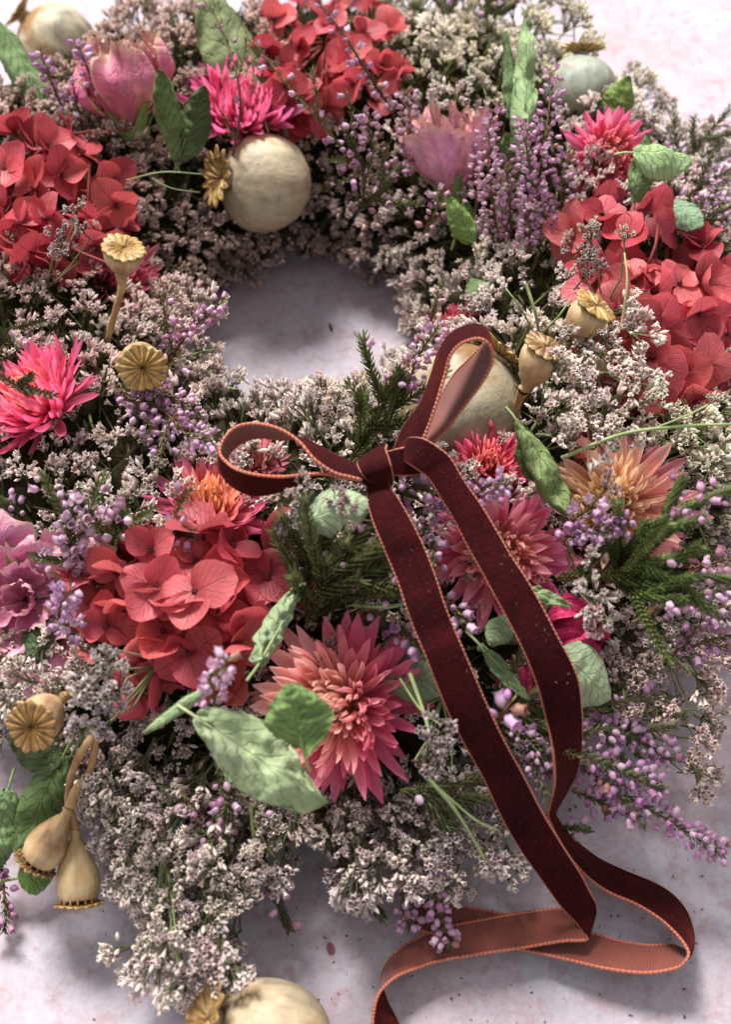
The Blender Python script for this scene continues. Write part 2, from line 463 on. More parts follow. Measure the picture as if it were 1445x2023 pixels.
hydrangea([(305,1160,(.1,.2,1)),(528,1140,(.15,.1,1)),(455,1080),(385,1110),(212,1235,(-.3,.1,1)),(300,1085),(255,1195),(325,1245),(430,1215),(505,1235,(.4,-.5,1)),(372,1290,(0,-.1,1)),(290,1290),(440,1150),(405,1050),(555,1070),(180,1145),(275,1365),(165,1275),(350,1190),(470,1270),(235,1130),(320,1340),(385,1170)],
    'full coral hydrangea head with veined petals, beside the open pink rose', 'veined coral hydrangea head', (360,1200), 1.0, 1.12, 16, seed=11)
hydrangea([(8,335,(.1,.2,1)),(40,440,(0,-.2,1)),(90,290),(160,305),(218,360,(.4,.1,1)),(120,345),(70,370),(170,430),(92,430),(15,505),(120,480),(190,490),(60,500),(228,405),(145,265),(30,265),(-25,400),(100,530)],
    'coral hydrangea head at the edge of the frame behind the tallest small tan pod', 'hydrangea behind tallest pod', (105,395), .9, 1.15, 12, seed=12)
hydrangea([(545,40,(-.2,.1,1)),(590,95,(0,0,1)),(655,50),(738,22,(.2,.2,1)),(752,130,(.4,-.1,1)),(700,165),(640,150),(690,100),(552,140),(600,195),(790,150),(660,5),(600,-5),(720,70),(525,100),(768,60),(565,170),(640,215)],
    'blurred coral hydrangea head at the far edge beside the large olive leaf', 'blurred far coral hydrangea', (650,85), .9, 1.05, 12, seed=13)
hydrangea([(1290,425),(1190,425),(1132,462,(-.6,.1,1)),(1240,470),(1330,450),(1390,490),(1432,540),(1200,530),(1280,530),(1340,560),(1250,625),(1300,640,(0,-.1,1)),(1380,620),(1432,660),(1222,615,(-.3,-.3,1)),(1290,705),(1340,740),(1400,720),(1375,790,(0,-.6,.7)),(1300,770),(1450,480),(1180,565),(1300,580),(1390,560),(1255,560),(1445,740),(1215,680),(1230,745)],
    'largest coral hydrangea head, full and rounded, beside the three tan urn pods', 'large rounded coral hydrangea', (1300,590), 1.1, 1.15, 16, seed=14)
# loose florets
def loose_floret(px, label, n, R, c, dz=.6):
    rnd.seed(int(px[0])); P = at_surf(px[0], px[1], dz)
    h = thing('hydrangea_floret', label, 'hydrangea floret', P, None, None, px=px)
    floret(h, Matrix.Translation(-Vector(P)*CM), P, world_dir(n), R, c)
loose_floret((450,1345), 'loose brownish orange hydrangea floret below the veined coral head, next to pale heather bells', (.1,.4,1), .95, lin('b0583c'), .9)
loose_floret((1160,860), 'dusky coral hydrangea floret half hidden above the cream strawflower', (0,.4,1), .9, lin('b03c44'), .1)
loose_floret((582,235), 'single dangling red hydrangea floret below the blurred far coral head', (.3,-.4,1), .8, lin('c8323c'), .5)
loose_floret((160,1130), 'dusky rose hydrangea floret next to the open pink rose', (-.3,.2,1), 1.0, lin('a8484a'), .4)

# ------------------------------------------------------------------ strawflowers
def straw_w(v): return (math.sin(math.pi*(v*.84+.10)**1.05)**.7) if v < .999 else .12
def straw_c(u, v): return mix((1.0, .95, .85), (1, 1, 1), v)
straw_out = [sheet(1, .090, straw_w, .75, b, .1, 5, 7, .01, k, straw_c).build('petal', 'straw') for k, b in enumerate((.35, .7, .1, .9))]
straw_in = [sheet(1, .062, straw_w, 1.0, b, .35, 5, 7, .012, k+9, straw_c, twist=tw).build('petal', 'straw') for k, (b, tw) in enumerate(((.5, .3), (.9, -.5), (.2, .6), (.7, -.4)))]
def strawflower(px, dz, face, R, cols, label, land, n=95, openness=1.0, seed=1, halo=0, spread=1.0, side=None):
    rnd.seed(seed)
    P = at_surf(px[0], px[1], dz); z = world_dir(face)
    q = frame(z)
    f = thing('strawflower', label, 'strawflower', P, q, 'strawflowers in the wreath', px=px, land=land)
    mb = MB(); prof = [(0, .0), (.16, .02), (.2, .08), (.15, .16), (0, .2)]
    PP = []; CC = []
    for (r, h) in prof:
        for i in range(10): PP.append((r*R*math.cos(i*.6283), r*R*math.sin(i*.6283), (h-.12)*R)); CC.append(mix(lin('c9a24a'), lin('8a6530'), npr.rand()))
    mb.grid(PP, CC, 10, 5, None, True)
    mb.tube([(0, 0, -.1*R), (0, .1, -.6*R), (.1, .2, -1.3*R)], [.14, .1, .08], 6, lin('6d6a3a'))
    ob('flower_heart', mb.build('flower_heart', 'stem'), f)
    for i in range(n):
        t_ = (i+.5)/n            # 0 outer .. 1 inner
        ph = i*2.39996+rnd.gauss(0, .10)
        th = (1.62-1.50*t_**.95)*openness+rnd.gauss(0, .17)
        th = max(.08, th*spread)
        L = R*(.95-.42*t_**.8)*rnd.uniform(.70, 1.12)
        d = Vector((math.cos(ph)*math.sin(th), math.sin(ph)*math.sin(th), math.cos(th)))
        inner = Vector((-math.cos(ph)*math.cos(th), -math.sin(ph)*math.cos(th), math.sin(th)))
        rot = frame(inner, d); rot = rot @ Matrix.Rotation(rnd.gauss(0, .22), 3, 'Y')
        rb = .26*R*(1-t_*.85); base = (math.cos(ph)*rb, math.sin(ph)*rb, -.12*R+.20*R*t_)
        x = t_**.5*(len(cols)-1); k = min(len(cols)-2, int(x)); c = mix(lin(cols[k]), lin(cols[k+1]), x-k)
        # hue drifts to one side of the flower
        if halo:
            hx = Vector(q @ d).dot(Vector(world_dir((1, -.1, .2)))); c = mix(c, lin(cols[1]), max(0, min(.8, halo*1.6*hx))); c = mix(c, lin(cols[-2]), max(0, min(.75, -halo*1.9*hx)))
        c = mix(c, lin('ffe4dc'), .16)*rnd.uniform(1.0, 1.3)
        me = rnd.choice(straw_out if t_ < .35 else straw_in)
        wsc = (1.25 if t_ < .35 else 1.0)*rnd.uniform(.8, 1.2)
        ob('petal', me, f, Matrix.Translation(Vector(base)*CM) @ rot.to_4x4() @ Matrix.Diagonal((L*wsc, L, L, 1)), c)
    return f
strawflower((672,1395), .9, (-.28,.12,1), 2.05, ['a81c6c','d4307c','e85c98','f494ac','f8c0b8','fbd4c4','fbe2d0'], 'large two-tone strawflower, peach centre shading to crimson tips, beside the big pale leaf', 'peach and crimson strawflower', 295, 1.0, 3, halo=.45)
strawflower((85,800), .6, (-.45,.55,.75), 1.75, ['b82070','dc2c80','ee4490','f26498','f48c90','f2a878'], 'hot pink strawflower with orange centre above the white sprigs', 'orange centred pink strawflower', 295, .85, 4)
strawflower((475,222), .5, (.1,.5,.8), 2.1, ['a01c6c','cc2c84','de4090','ea5c9c','f07ca8'], 'blurred magenta strawflower behind the round pod with gold star crown', 'blurred magenta strawflower', 295, .8, 5)
strawflower((1200,310), .8, (.15,-.1,1), 1.45, ['c02c7c','d83c88','e25494','e67094','e08888','c87860'], 'pink spiky strawflower between the lilac heather and folded green leaf', 'spiky pink strawflower', 295, .95, 6)
strawflower((420,1010), .2, (.1,.6,.7), 1.6, ['981c60','c4307c','da5088','ea9478','f2bc78'], 'flattened strawflower, yellow orange to magenta, tucked above the veined coral hydrangea', 'yellow and magenta strawflower', 253, 1.05, 7)
strawflower((505,915), -.1, (0,.5,.8), .9, ['b8386c','d86488','e08a96','d89a90'], 'small pink strawflower seen through the ribbon loop', 'small strawflower in ribbon loop', 189, .9, 8)
strawflower((965,925), -.1, (0,.45,.9), 1.35, ['a81468','cc1c78','dc3480','e86c80','ee9888'], 'hot pink strawflower between the dusky round pod and the draped ribbon', 'pink strawflower by dusky pod', 253, .95, 9)
strawflower((985,1090), .45, (-.05,.0,1), 1.75, ['b02c88','d84c98','e878a4','eea8b0','f4c0b4','f6d4c4'], 'rosy strawflower with peach centre partly under the longer ribbon tail', 'rosy ribbon shaded strawflower', 284, .98, 10)
strawflower((1215,1000), .4, (-.2,.15,1), 1.95, ['b84488','d4709c','e89ca4','f6ccb0','faE2b8','fbecc4','fdf4d8'], 'cream centred strawflower with pink rim, beside the bright green heather foliage', 'cream centred strawflower', 295, 1.2, 11, halo=.22)
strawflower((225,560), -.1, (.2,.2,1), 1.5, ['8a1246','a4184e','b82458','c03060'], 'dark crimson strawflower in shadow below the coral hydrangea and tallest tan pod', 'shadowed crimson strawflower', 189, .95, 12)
strawflower((905,655), -.1, (0,.5,.8), 1.0, ['a01048','c01854','d02a60'], 'small crimson strawflower behind the upright ribbon loop', 'small crimson strawflower', 156, .95, 13)
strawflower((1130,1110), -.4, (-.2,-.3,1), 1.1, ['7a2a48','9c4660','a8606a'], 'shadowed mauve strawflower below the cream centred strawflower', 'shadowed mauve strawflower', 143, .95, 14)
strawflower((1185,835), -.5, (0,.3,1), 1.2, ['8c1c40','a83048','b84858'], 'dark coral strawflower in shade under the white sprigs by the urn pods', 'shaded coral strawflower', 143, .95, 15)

# ------------------------------------------------------------------ roses
def rose(px, dz, axis, R, H, cols, label, land, layers=((.35,3,.15),(.55,4,.1),(.8,5,.25),(1.0,5,.45)), seed=1, edge='e8cfa0', tight=1.0, roll=0.4, ruf=1.0):
    r = np.random.RandomState(seed); rnd.seed(seed)
    P = at_surf(px[0], px[1], dz); q = frame(world_dir(axis), None, roll)
    f = thing('dried_rose', label, 'rose', P, q, 'dried roses in the wreath', px=px, land=land)
    for li, (s, n, flare) in enumerate(layers):
        for k in range(n):
            a0 = 2*math.pi*(k/n)+li*1.1+r.uniform(-.2, .2); span = (1.25 if li else 1.6)*r.uniform(.85, 1.15)
            ph = r.uniform(0, 6.28, 10); hh = H*(1.02-.12*li/len(layers))*r.uniform(.88, 1.06); nu, nv = 21, 17
            PP = []; CC = []; UV = []
            for j in range(nv):
                v = j/(nv-1)
                for i in range(nu):
                    u = -1+2*i/(nu-1)
                    edgew = (1-.35*u**4)
                    vv = v*(1-.20*u*u-.05*math.sin(u*7+ph[0])-.03*math.sin(u*15+ph[1]))
                    wv = math.sin(math.pi*min(1, vv*.62+.14))**.8
                    rad_ = R*s*(.10+.9*math.sin(min(1, vv*1.35)*math.pi/2)**.9)*(1-.25*tight*max(0, vv-.55)/.45*(1 if flare < .3 else .2))
                    rad_ += flare*R*max(0, vv-.62)**1.5*3.0
                    rad_ += ruf*min(1, s+.15)*R*.11*(math.sin(u*5+vv*6+ph[2])*vv+.7*math.sin(vv*11+u*3+ph[3])*vv+.9*math.sin(u*11+ph[4])*vv**2+.5*math.sin(u*19+ph[8]+vv*8)*vv+.4*math.sin(u*27+ph[9])*vv**2)
                    aa = a0+u*span*.62*wv
                    zz = hh*vv + R*.05*math.sin(u*8+ph[5]+vv*9)*vv - flare*R*.5*max(0, vv-.75)**1.2*3
                    PP.append((rad_*math.cos(aa), rad_*math.sin(aa), zz))
                    e = max(v**7, abs(u)**9*.8*(v > .35))
                    t_ = v+.15*math.sin(u*4+ph[6]); c = mix(lin(cols[0]), lin(cols[1]), max(0, min(1, t_)))
                    c = mix(c, lin(cols[2]), max(0, math.sin(u*2.6+ph[7]+v*3))*.35)
                    CC.append(tuple(mix(c, lin(edge), min(1, e*.85)))); UV.append((u, v))
            m = MB(); m.grid(PP, CC, nu, nv, UV)
            # a petal of real thickness at the rim
            o = ob('petal', m.build('petal', 'rose'), f, None, (r.uniform(.88, 1.08),)*3)
    mb = MB(); 
    PP = []; g = lin('6f8a4c')
    for (rr, h) in ((.0, -.55), (.08, -.5), (.09, -.3), (.24, -.22), (.27, -.05), (.15, .05)):
        for i in range(10): PP.append((rr*R*1.3*math.cos(i*.6283), rr*R*1.3*math.sin(i*.6283), h*R))
    mb.grid(PP, mix(g, lin('8a8a50'), .3), 10, 6, None, True)
    mb.tube([(0, 0, -.4*R), (.1, .1, -1.2*R), (.1, .3, -2*R)], [.12, .1, .1], 6, lin('66704a'))
    cal = ob('calyx', mb.build('calyx', 'stem'), f)
    for k in range(5):
        a = k*1.2566+.3; dd = Vector((math.cos(a)*.75, math.sin(a)*.75, .65)).normalized(); nn = Vector((math.cos(a), math.sin(a), -.6))
        s = sheet(R*.95, R*.16, lambda v: (1-v)**.6*min(1, .5+v*3), .4, -.3, -.6, 5, 7, .02, k, None, twist=.5)
        ob('sepal', s.build('sepal', 'leaf'), cal, T4((math.cos(a)*.3*R, math.sin(a)*.3*R, -.1*R), frame(-nn, dd)), lin('85a35c'))
    return f
rose((262,252), .75, (-.16,.9,.40), 1.55, 2.7, ('cc7a78','e066a4','e8a8a0'), 'half open dried rose bud, magenta with cream frilled edges, standing behind green leaves', 'magenta and cream rose bud', ((.35,3,.0),(.55,3,.02),(.78,4,.05),(1.0,4,.10)), 21, 'e2c89c', 1.5)
rose((895,385), .7, (-.12,.95,.30), 1.25, 2.55, ('d88aa4','e49cc2','ecb6c0'), 'pale pink rose with sharply pointed outer petals and green calyx beneath', 'pale pink pointed rose', ((.35,3,.0),(.6,3,.05),(.8,4,.15),(1.0,4,.42)), 22, 'e0b090', .4, 1.2)
rose((50,1185), .5, (.05,.1,1), 1.55, 1.25, ('c06a88','e490bc','f0b8c0'), 'open dried pink rose with curled petals facing out, at the edge of the frame', 'open pink rose', ((.25,3,.0),(.48,3,.12),(.75,4,.3),(1.0,4,.7)), 23, 'e8bcb0', .2, ruf=.5)
rose((1068,1258), 1.0, (.85,.25,.5), .85, 1.6, ('a01c48','c83064','b82458'), 'small crumpled deep pink rosebud beside the ribbon', 'deep pink rosebud', ((.4,3,0),(.7,4,.0),(1.0,4,.0)), 24, 'b8285c', 2.2)
rose((1040,1285), -.2, (-.15,-.9,.5), .75, 1.5, ('80183c','a82a50','b44a58'), 'slender dusky red rosebud pointing down behind the ribbon', 'slender dusky red rosebud', ((.4,3,0),(.8,4,.0),(1.0,4,.0)), 25, 'a83a50', 2.2)

# ------------------------------------------------------------------ poppy pods
def crown_mesh(R, n, depth_=.28, cone=.25, elong=1.0, name='crown', thick=.05, c0='5a3e20', c1='b8924c', c2='7a5a2c'):
    """ray-ribbed disc of a poppy pod: n raised rays, scalloped rim, closed underside"""
    mb = MB(); per = 8; na = n*per; P = []; C = []
    rr = (.02, .2, .45, .7, .9, 1.0)
    for s_ in (0, 1):
        for r in (rr if s_ == 0 else rr[::-1]):
            for i in range(na):
                a = 2*math.pi*i/na; k = (i % per)/per
                ridge = .5+.5*math.cos(2*math.pi*k)               # 1 on the ray, 0 between two
                edge = 1-depth_*(1-ridge)*r**3*(.8+.2*math.sin(a*3))
                wob = 1+.05*math.sin(a*2+1)+.04*math.sin(a*5)
                rad_ = R*r*edge*wob
                z = R*(cone*r**1.3+.10*ridge**1.5*math.sin(math.pi*min(1, r*.9+.1))+.03*math.sin(a*2)*r) - (thick if s_ else 0)
                P.append((rad_*math.cos(a)*elong, rad_*math.sin(a), z))
                groove = 1-ridge; sharp = max(0, ridge-.75)*4
                c = mix(lin(c1), lin(c2), groove*.8); c = mix(c, lin('dcc288'), (1-abs(ridge-.55)*2)*.35 if ridge > .2 else 0)
                c = mix(c, lin(c0), sharp*.55+(.75 if r < .1 else 0)); C.append(tuple(np.clip(c, 0, 1)))
    mb.grid(P, C, na, 12, None, True); return mb
def lathe(mb, prof, sides, colf, ribs=0, ramp_=0.0, seed=0):
    r_ = np.random.RandomState(seed); ph = r_.uniform(0, 6.28, 6); P = []; C = []
    for j, (r, z) in enumerate(prof):
        for i in range(sides):
            a = 2*math.pi*i/sides
            k = 1+ramp_*(abs(math.cos(a*ribs/2+.15*math.sin(z*2+ph[2])))**.6-.6)*(1.3+.7*math.sin(3*a+ph[3])) + .02*math.sin(3*a+ph[4]-z*1.7) + .02*math.sin(2*a+ph[0]+z)+.012*math.sin(5*a+ph[1]+z*3)
            P.append((r*k*math.cos(a)*1.03, r*k*math.sin(a)*.98, z*(1+.025*math.cos(a+ph[5])*(len(prof) > 20)))); C.append(tuple(colf(j/(len(prof)-1), a)))
    mb.grid(P, C, sides, len(prof), None, True)
def big_pod(px, R, dz, axis, label, land, rays=13, elong=1.0, tint=(1, 1, 1), crownR=.62, seed=1, depth_=.45, cone=.3, squash=.95):
    P = at_surf(px[0], px[1], dz); q = frame(world_dir(axis), None, seed)
    f = thing('poppy_seed_pod', label, 'poppy pod', P, q, 'large round poppy pods', px=px, land=land)
    prof = []
    for j in range(25):
        a = -math.pi/2+math.pi*j/24; r = R*math.cos(a)**.92 if math.cos(a) > 0 else 0
        prof.append((max(r, .18*R if j == 0 else .22*R if j == 24 else r), R*squash*math.sin(a)))
    prof = [(.13*R, -1.35*R), (.13*R, -1.15*R), (.2*R, -1.02*R)]+prof[1:-1]+[(.2*R, .97*R*squash), (.17*R, 1.06*R)]
    mb = MB(); lathe(mb, prof, 56, lambda t_, a: mix((.92, .9, .86), (1, 1, 1), min(1, t_*1.6)), rays, .028, seed)
    ob('capsule', mb.build('capsule', 'pod'), f, None, tint)
    c = crown_mesh(R*crownR, rays, depth_, cone, elong)
    ob('crown', c.build('crown', 'ochre'), f, T4((0, 0, 1.05*R)), (1, 1, 1))
    mb = MB(); mb.tube([(0, 0, -1.25*R), (.1, .1, -1.7*R), (.2, .4, -2.3*R)], [.18, .13, .12], 8, lin('a88a58'))
    ob('stem', mb.build('stem', 'stem'), f)
    return f
big_pod((113,88), 1.55, .9, (-.72,.55,.3), 'large pale fuzzy poppy pod at the far corner behind dark curled leaf', 'fuzzy far corner pod', 12, 1, (.98,.95,.88), .55, 31)
big_pod((524,362), 1.48, 1.0, (-.80,-.04,.58), 'round cream poppy pod with gold star crown turned sideways, inner side of the ring', 'round cream pod', 13, 1.0, (1.05,1.0,.92), .62, 32)
big_pod((905,800), 1.62, .25, (.62,.72,.12), 'dusky speckled round poppy pod behind the upright ribbon loop', 'dusky pod behind ribbon loop', 12, 1, (.74,.74,.68), .52, 33, squash=1.0)
big_pod((1148,178), 1.12, .7, (.05,.98,.05), 'blue grey poppy pod at the far side above the pink spiky strawflower', 'blue grey far pod', 12, 1, (.62,.77,.85), .6, 34)
Pb = at(528, 2040, 1.5)
def loose_pod():
    f = big_pod((530,2064), 1.42, 1.45, (-.82,.48,.3), 'large tan and grey poppy pod lying loose on the table apart from the wreath', 'loose pod on table', 12, 1, (.92,.84,.74), .66, 35, .3, .25)
loose_pod()

def urn(px_disc, px_base, z_disc, z_base, R, label, land, stem_px=None, rays=14, face=None, seed=1, dark=0, c1='c89e50', c2='7e5c2c'):
    """small tan poppy head: disc centre and body base given in photo pixels"""
    D = at(px_disc[0], px_disc[1], z_disc); B = at(px_base[0], px_base[1], z_base)
    ax = D-B; L = float(np.linalg.norm(ax)); ax = ax/L
    q = frame(ax, None, seed)
    f = thing('small_poppy_head', label, 'poppy head', B, q, 'small tan urn shaped poppy heads', px=((px_disc[0]+px_base[0])/2, (px_disc[1]+px_base[1])/2), land=land)
    b = R*.90
    prof = [(.12*R, -.04*L), (.22*R, 0), (.30*R, .02*L), (.22*R, .05*L), (.25*R, .12*L), (.40*R, .20*L), (.64*b, .32*L), (.84*b, .46*L), (.96*b, .60*L), (b, .72*L), (.97*b, .80*L), (.88*b, .885*L), (.84*b, .905*L), (.6*b, .915*L), (.3*b, .90*L), (0.01, .90*L)]
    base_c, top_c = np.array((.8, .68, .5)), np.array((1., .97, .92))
    if dark: base_c, top_c = base_c*.7, top_c*.7  # head standing in shade: that shade is put into the capsule colour
    mb = MB(); lathe(mb, prof, 36, lambda t_, a: mix(base_c, top_c, min(1, t_*1.5))*(1-.12*abs(math.cos(a*rays/2))**8), rays, .02, seed)
    ob('capsule', mb.build('capsule', 'urn'), f, None, (1, 1, 1))
    mb = MB()
    for k in range(rays):
        a = 2*math.pi*k/rays; mb.tube([(.8*b*math.cos(a), .8*b*math.sin(a), .89*L), (.84*b*math.cos(a), .84*b*math.sin(a), .985*L)], .05*R, 4, (.8, .7, .5))
    ob('pillars', mb.build('pillars', 'urn'), f)
    c = crown_mesh(R*1.05, rays, .13, .02, 1, thick=.05*R+.02, c1=c1, c2=c2)
    ob('disc', c.build('disc', 'ochre'), f, T4((0, 0, .985*L)), (1, 1, 1))
    if stem_px:
        pts = [np.array([0, 0, -.03*L])]; inv = q.transposed()
        for (x, y, z) in stem_px:
            w = Vector(at(x, y, z)-B); pts.append(np.array(inv @ w))
        pts = catmull(pts, 5); n = len(pts)
        rs = [R*(.26-.10*min(1, k/n*2.2))*(1+.08*math.sin(k*1.7)) for k in range(n)]
        mb = MB(); mb.tube(pts, rs, 8, [tuple(mix((.95, .85, .7), (.68, .52, .38), .5+.5*math.sin(k*.9)*.5)) for k in range(n)])
        ob('stem', mb.build('stem', 'urn'), f)
    return f
urn((244,488), (240,545), 7.6, 6.7, .58, 'tallest small tan poppy head, ribbed lid tipped upward, on a rough bent stem', 'tallest tan poppy head', [(240,570,6.4),(226,620,5.8),(212,672,5.0)], 15, seed=2)
urn((281,727), (272,700), 7.3, 6.0, .60, 'tan poppy head seen end on as a flat ribbed golden disc', 'end on golden poppy head', [(262,702,5.6),(215,700,4.8)], 16, seed=3)
urn((60,1437), (118,1382), 5.6, 4.7, .58, 'tan poppy head lying on its side below the open rose, dark ribbed lid outward', 'tan poppy head lying sideways', [(150,1360,4.2)], 15, seed=4, c1='b88636', c2='70481c')
urn((68,1708), (136,1600), 2.1, 3.0, .54, 'tan poppy head with dark purple brown lid, one of the hanging pair, upper one', 'upper hanging poppy head', [(150,1560,3.2),(178,1520,3.4),(190,1455,4.0)], 15, seed=5, c1='8a6438', c2='4a2c22')
urn((155,1790), (148,1640), 1.5, 2.3, .56, 'pale tan poppy head hanging lowest on a curved stem, over the bare table', 'lowest hanging poppy head', [(140,1610,2.6),(135,1560,3.1),(150,1505,3.6),(180,1455,4.1)], 15, seed=6)
urn((1180,603), (1118,680), 7.75, 6.65, .60, 'tan urn poppy head, highest of three beside the rounded coral hydrangea', 'highest urn poppy head', [(1100,705,6.2),(1060,760,5.4),(1020,810,4.6)], 13, seed=7)
urn((1081,683), (1036,770), 7.65, 6.4, .56, 'tan urn poppy head with dark ribbed lid, closest to the dusky pod', 'dark lidded urn pod', [(1022,800,5.8),(1000,860,5.0)], 13, seed=8, c1='b08a5a', c2='5a3428')
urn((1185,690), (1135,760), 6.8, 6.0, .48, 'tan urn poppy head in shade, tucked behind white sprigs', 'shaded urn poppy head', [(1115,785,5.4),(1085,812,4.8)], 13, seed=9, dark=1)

# ------------------------------------------------------------------ leaves
def leaf(pb, pt, zb, zt, W, label, c, roll=.8, bend=.4, nrm=(0, 0, 1), crumple=.02, twist=0, seed=1, land=None, serr=.06, under=None, dz=0, tipw=0, c2=None):
    """dried rose leaf from pixel pb (stalk end) to pixel pt (tip); roll closes the blade about its midrib"""
    r = np.random.RandomState(seed); ph = r.uniform(0, 6.28, 10); roll *= 1.55; crumple *= 2.1
    B = at(pb[0], pb[1], zb); Tp = at(pt[0], pt[1], zt); d = Tp-B; L = float(np.linalg.norm(d))
    q = frame(world_dir(nrm), d); q2 = frame(Vector(d).cross(Vector(np.cross(world_dir(nrm), d)))*-1, d)
    if Vector(q2.col[2]).dot(Vector(world_dir(nrm))) < 0: q2 = frame(-q2.col[2], d)
    f = thing('dried_leaf', label, 'leaf', B, q2, 'dried leaves in the wreath', px=((pb[0]+pt[0])/2, (pb[1]+pt[1])/2), land=land)
    ca, cb = mix(lin(c), lin('8f9466'), .22), mix(lin(c2 or c), lin('8a8858'), .2)*(.85 if not c2 else 1); nu, nv = 17, 40
    chord = math.sin(max(.01, bend/2))/max(.01, bend/2); LL = L/chord if bend > .02 else L
    for s_ in (0,):
        P = []; C = []; UV = []; y = z = 0
        for j in range(nv):
            v = j/(nv-1); a = bend*(.5-v)
            if j: y += math.cos(a)*LL/(nv-1); z += math.sin(a)*LL/(nv-1)
            wv = W*(math.sin(math.pi*min(1, (v*.95+.03))**(.85))**.75 if v < 1 else .04)
            saw = (v*17) % 1.0
            for i in range(nu):
                u = -1+2*i/(nu-1); w_ = wv*(1-(serr*2*(1-saw) if abs(u) > .99 else 0))
                ro = roll*(1+.35*math.sin(v*3+ph[5])); 
                ang = ro*u; rr = w_/max(ro, .05)
                x = rr*math.sin(ang); k = -rr*(1-math.cos(ang))
                q_ = Vector((u*1.3+seed*3.1, v*4.5, seed*1.7))
                k += L*crumple*(mnoise.noise(q_)*1.9+mnoise.noise(q_*2.7)*.9+mnoise.noise(q_*6.3)*.35)
                k += L*crumple*1.6*mnoise.noise(Vector((seed, v*9, u)))*abs(u)**3
                w_ *= 1
                tw = twist*(v-.5); xx = x*math.cos(tw)-k*math.sin(tw); kk = x*math.sin(tw)+k*math.cos(tw)
                P.append((xx, y-math.sin(a)*kk, z+math.cos(a)*kk))
                t_ = .5+.5*math.sin(v*5+ph[6])*math.cos(u*3+ph[7]); cc = mix(ca, cb, t_*.6)
                cc = mix(cc, lin('8a7a48'), .6*max(0, abs(u)-.9)*10*.6+(.35 if v > .96 else 0))
                cc = mix(cc, ca*1.35, .4*(1 if abs(u) < .07 else 0)); C.append(tuple(cc)); UV.append((u, v))
        m = MB(); m.grid(P, C, nu, nv, UV)
    me = m.build('blade', 'leaf'); o = ob('blade', me, f, None, (1, 1, 1))
    so = o.modifiers.new('thickness', 'SOLIDIFY'); so.thickness = .0003; so.offset = -1
    mb = MB(); mb.tube([(0, -.45, -.22), (0, -.2, -.08), (0, 0, -.03), (0, .5*L, -.02)], [.035, .035, .03, .012], 5, mix(ca, lin('9aa060'), .5))
    ob('leaf_stalk', mb.build('leaf_stalk', 'stem'), f)
    return f
G = dict(pale='b2c89e', light='9dbb80', mid='6f9150', olive='6a7a48', dark='3f5a34', grey='90a084')
leaf((-10,40), (98,218), 6.0, 5.2, 1.0, 'dark green curled leaf at the far corner, below the fuzzy pod', '4f6a42', 1.0, .5, (.4,.2,1), seed=1, c2='7a9a68', land='dark corner leaf')
leaf((345,318), (312,138), 5.6, 8.2, .62, 'upright folded olive leaf in front of the magenta and cream rose bud', '66804a', 1.0, .25, (-.2,0,1), seed=2, land='upright olive leaf')
leaf((350,318), (404,170), 5.6, 7.6, .75, 'deep green leaf with pale curled tip, between rose bud and blurred magenta strawflower', '3c5430', .7, -.3, (.1,.1,1), seed=3, land='deep green leaf')
leaf((520,230), (400,-30), 5.3, 7.0, 1.25, 'large blurred olive green leaf reaching the top edge', '77865c', .6, .3, (.2,.1,1), seed=4, c2='5d6a48', land='large blurred olive leaf')
leaf((1040,300), (1042,20), 6.4, 7.6, .66, 'tall tightly rolled green leaf standing between pale sprays and lilac heather', '93b07c', 1.7, .2, (.2,0,1), crumple=.02, seed=5, land='tall rolled leaf')
leaf((1010,235), (1000,60), 6.2, 7.4, .4, 'narrow folded dark green leaf leaning against the tall rolled leaf', '5a7a4c', 1.0, .2, (-.2,0,1), seed=51)
leaf((1210,235), (1243,150), 5.4, 6.4, .6, 'small fresh green pointed leaf near the blue grey pod', '7d9c4a', .8, .5, (.1,.1,1), seed=6, land='small pointed leaf')
leaf((1255,400), (1280,262), 6.6, 8.0, .55, 'narrow green leaf folded behind the wide pale one above the coral hydrangea', '6e8c58', 1.3, .3, (-.4,0,1), seed=7, land='narrow folded leaf')
leaf((1252,300), (1368,322), 8.0, 7.6, .95, 'wide light green leaf curling over beside the pink spiky strawflower', 'a6c48a', .75, .9, (.1,.5,1), seed=8, land='wide light green leaf')
leaf((1320,400), (1385,450), 5.8, 6.0, .55, 'small bluish green leaf peeping out behind the rounded coral hydrangea', '88a88a', .3, .2, (0,.1,1), seed=9)
leaf((1022,830), (1128,1015), 7.8, 7.0, .80, 'mid green rolled leaf with ragged edge beside the cream centred strawflower', '7c9058', 1.5, .5, (.1,.2,1), crumple=.03, seed=10, c2='5f7a44', land='ragged rolled leaf')
leaf((1085,960), (1035,838), 6.6, 7.4, .6, 'bright dark green inner fold of leaf above the ragged rolled leaf', '3f6a2c', .7, .3, (.5,.2,1), seed=101)
leaf((600,1030), (738,990), 7.8, 8.1, .72, 'pale crinkled leaf under the ribbon knot', 'a9bd98', .9, .7, (0,.2,1), seed=11, land='pale leaf under the knot')
leaf((600,965), (640,1065), 7.3, 7.2, .8, 'grey green leaf blade beneath the pale crinkled leaf under the knot', '8a9c7c', .5, .4, (-.1,.2,1), seed=111)
leaf((515,1308), (602,1150), 6.6, 7.0, .5, 'narrow pale leaf with frilled edge beside the veined coral hydrangea', 'a3b88c', 1.0, -.7, (.3,-.1,1), crumple=.035, seed=12, serr=.12, land='narrow frilled leaf')
leaf((385,1415), (640,1590), 7.0, 6.0, .92, 'largest pale green leaf with toothed edge, below the veined coral hydrangea', 'bccba0', .95, .45, (.25,.15,1), crumple=.030, seed=13, serr=.11, twist=.9, land='largest pale leaf', c2='8fb07a')
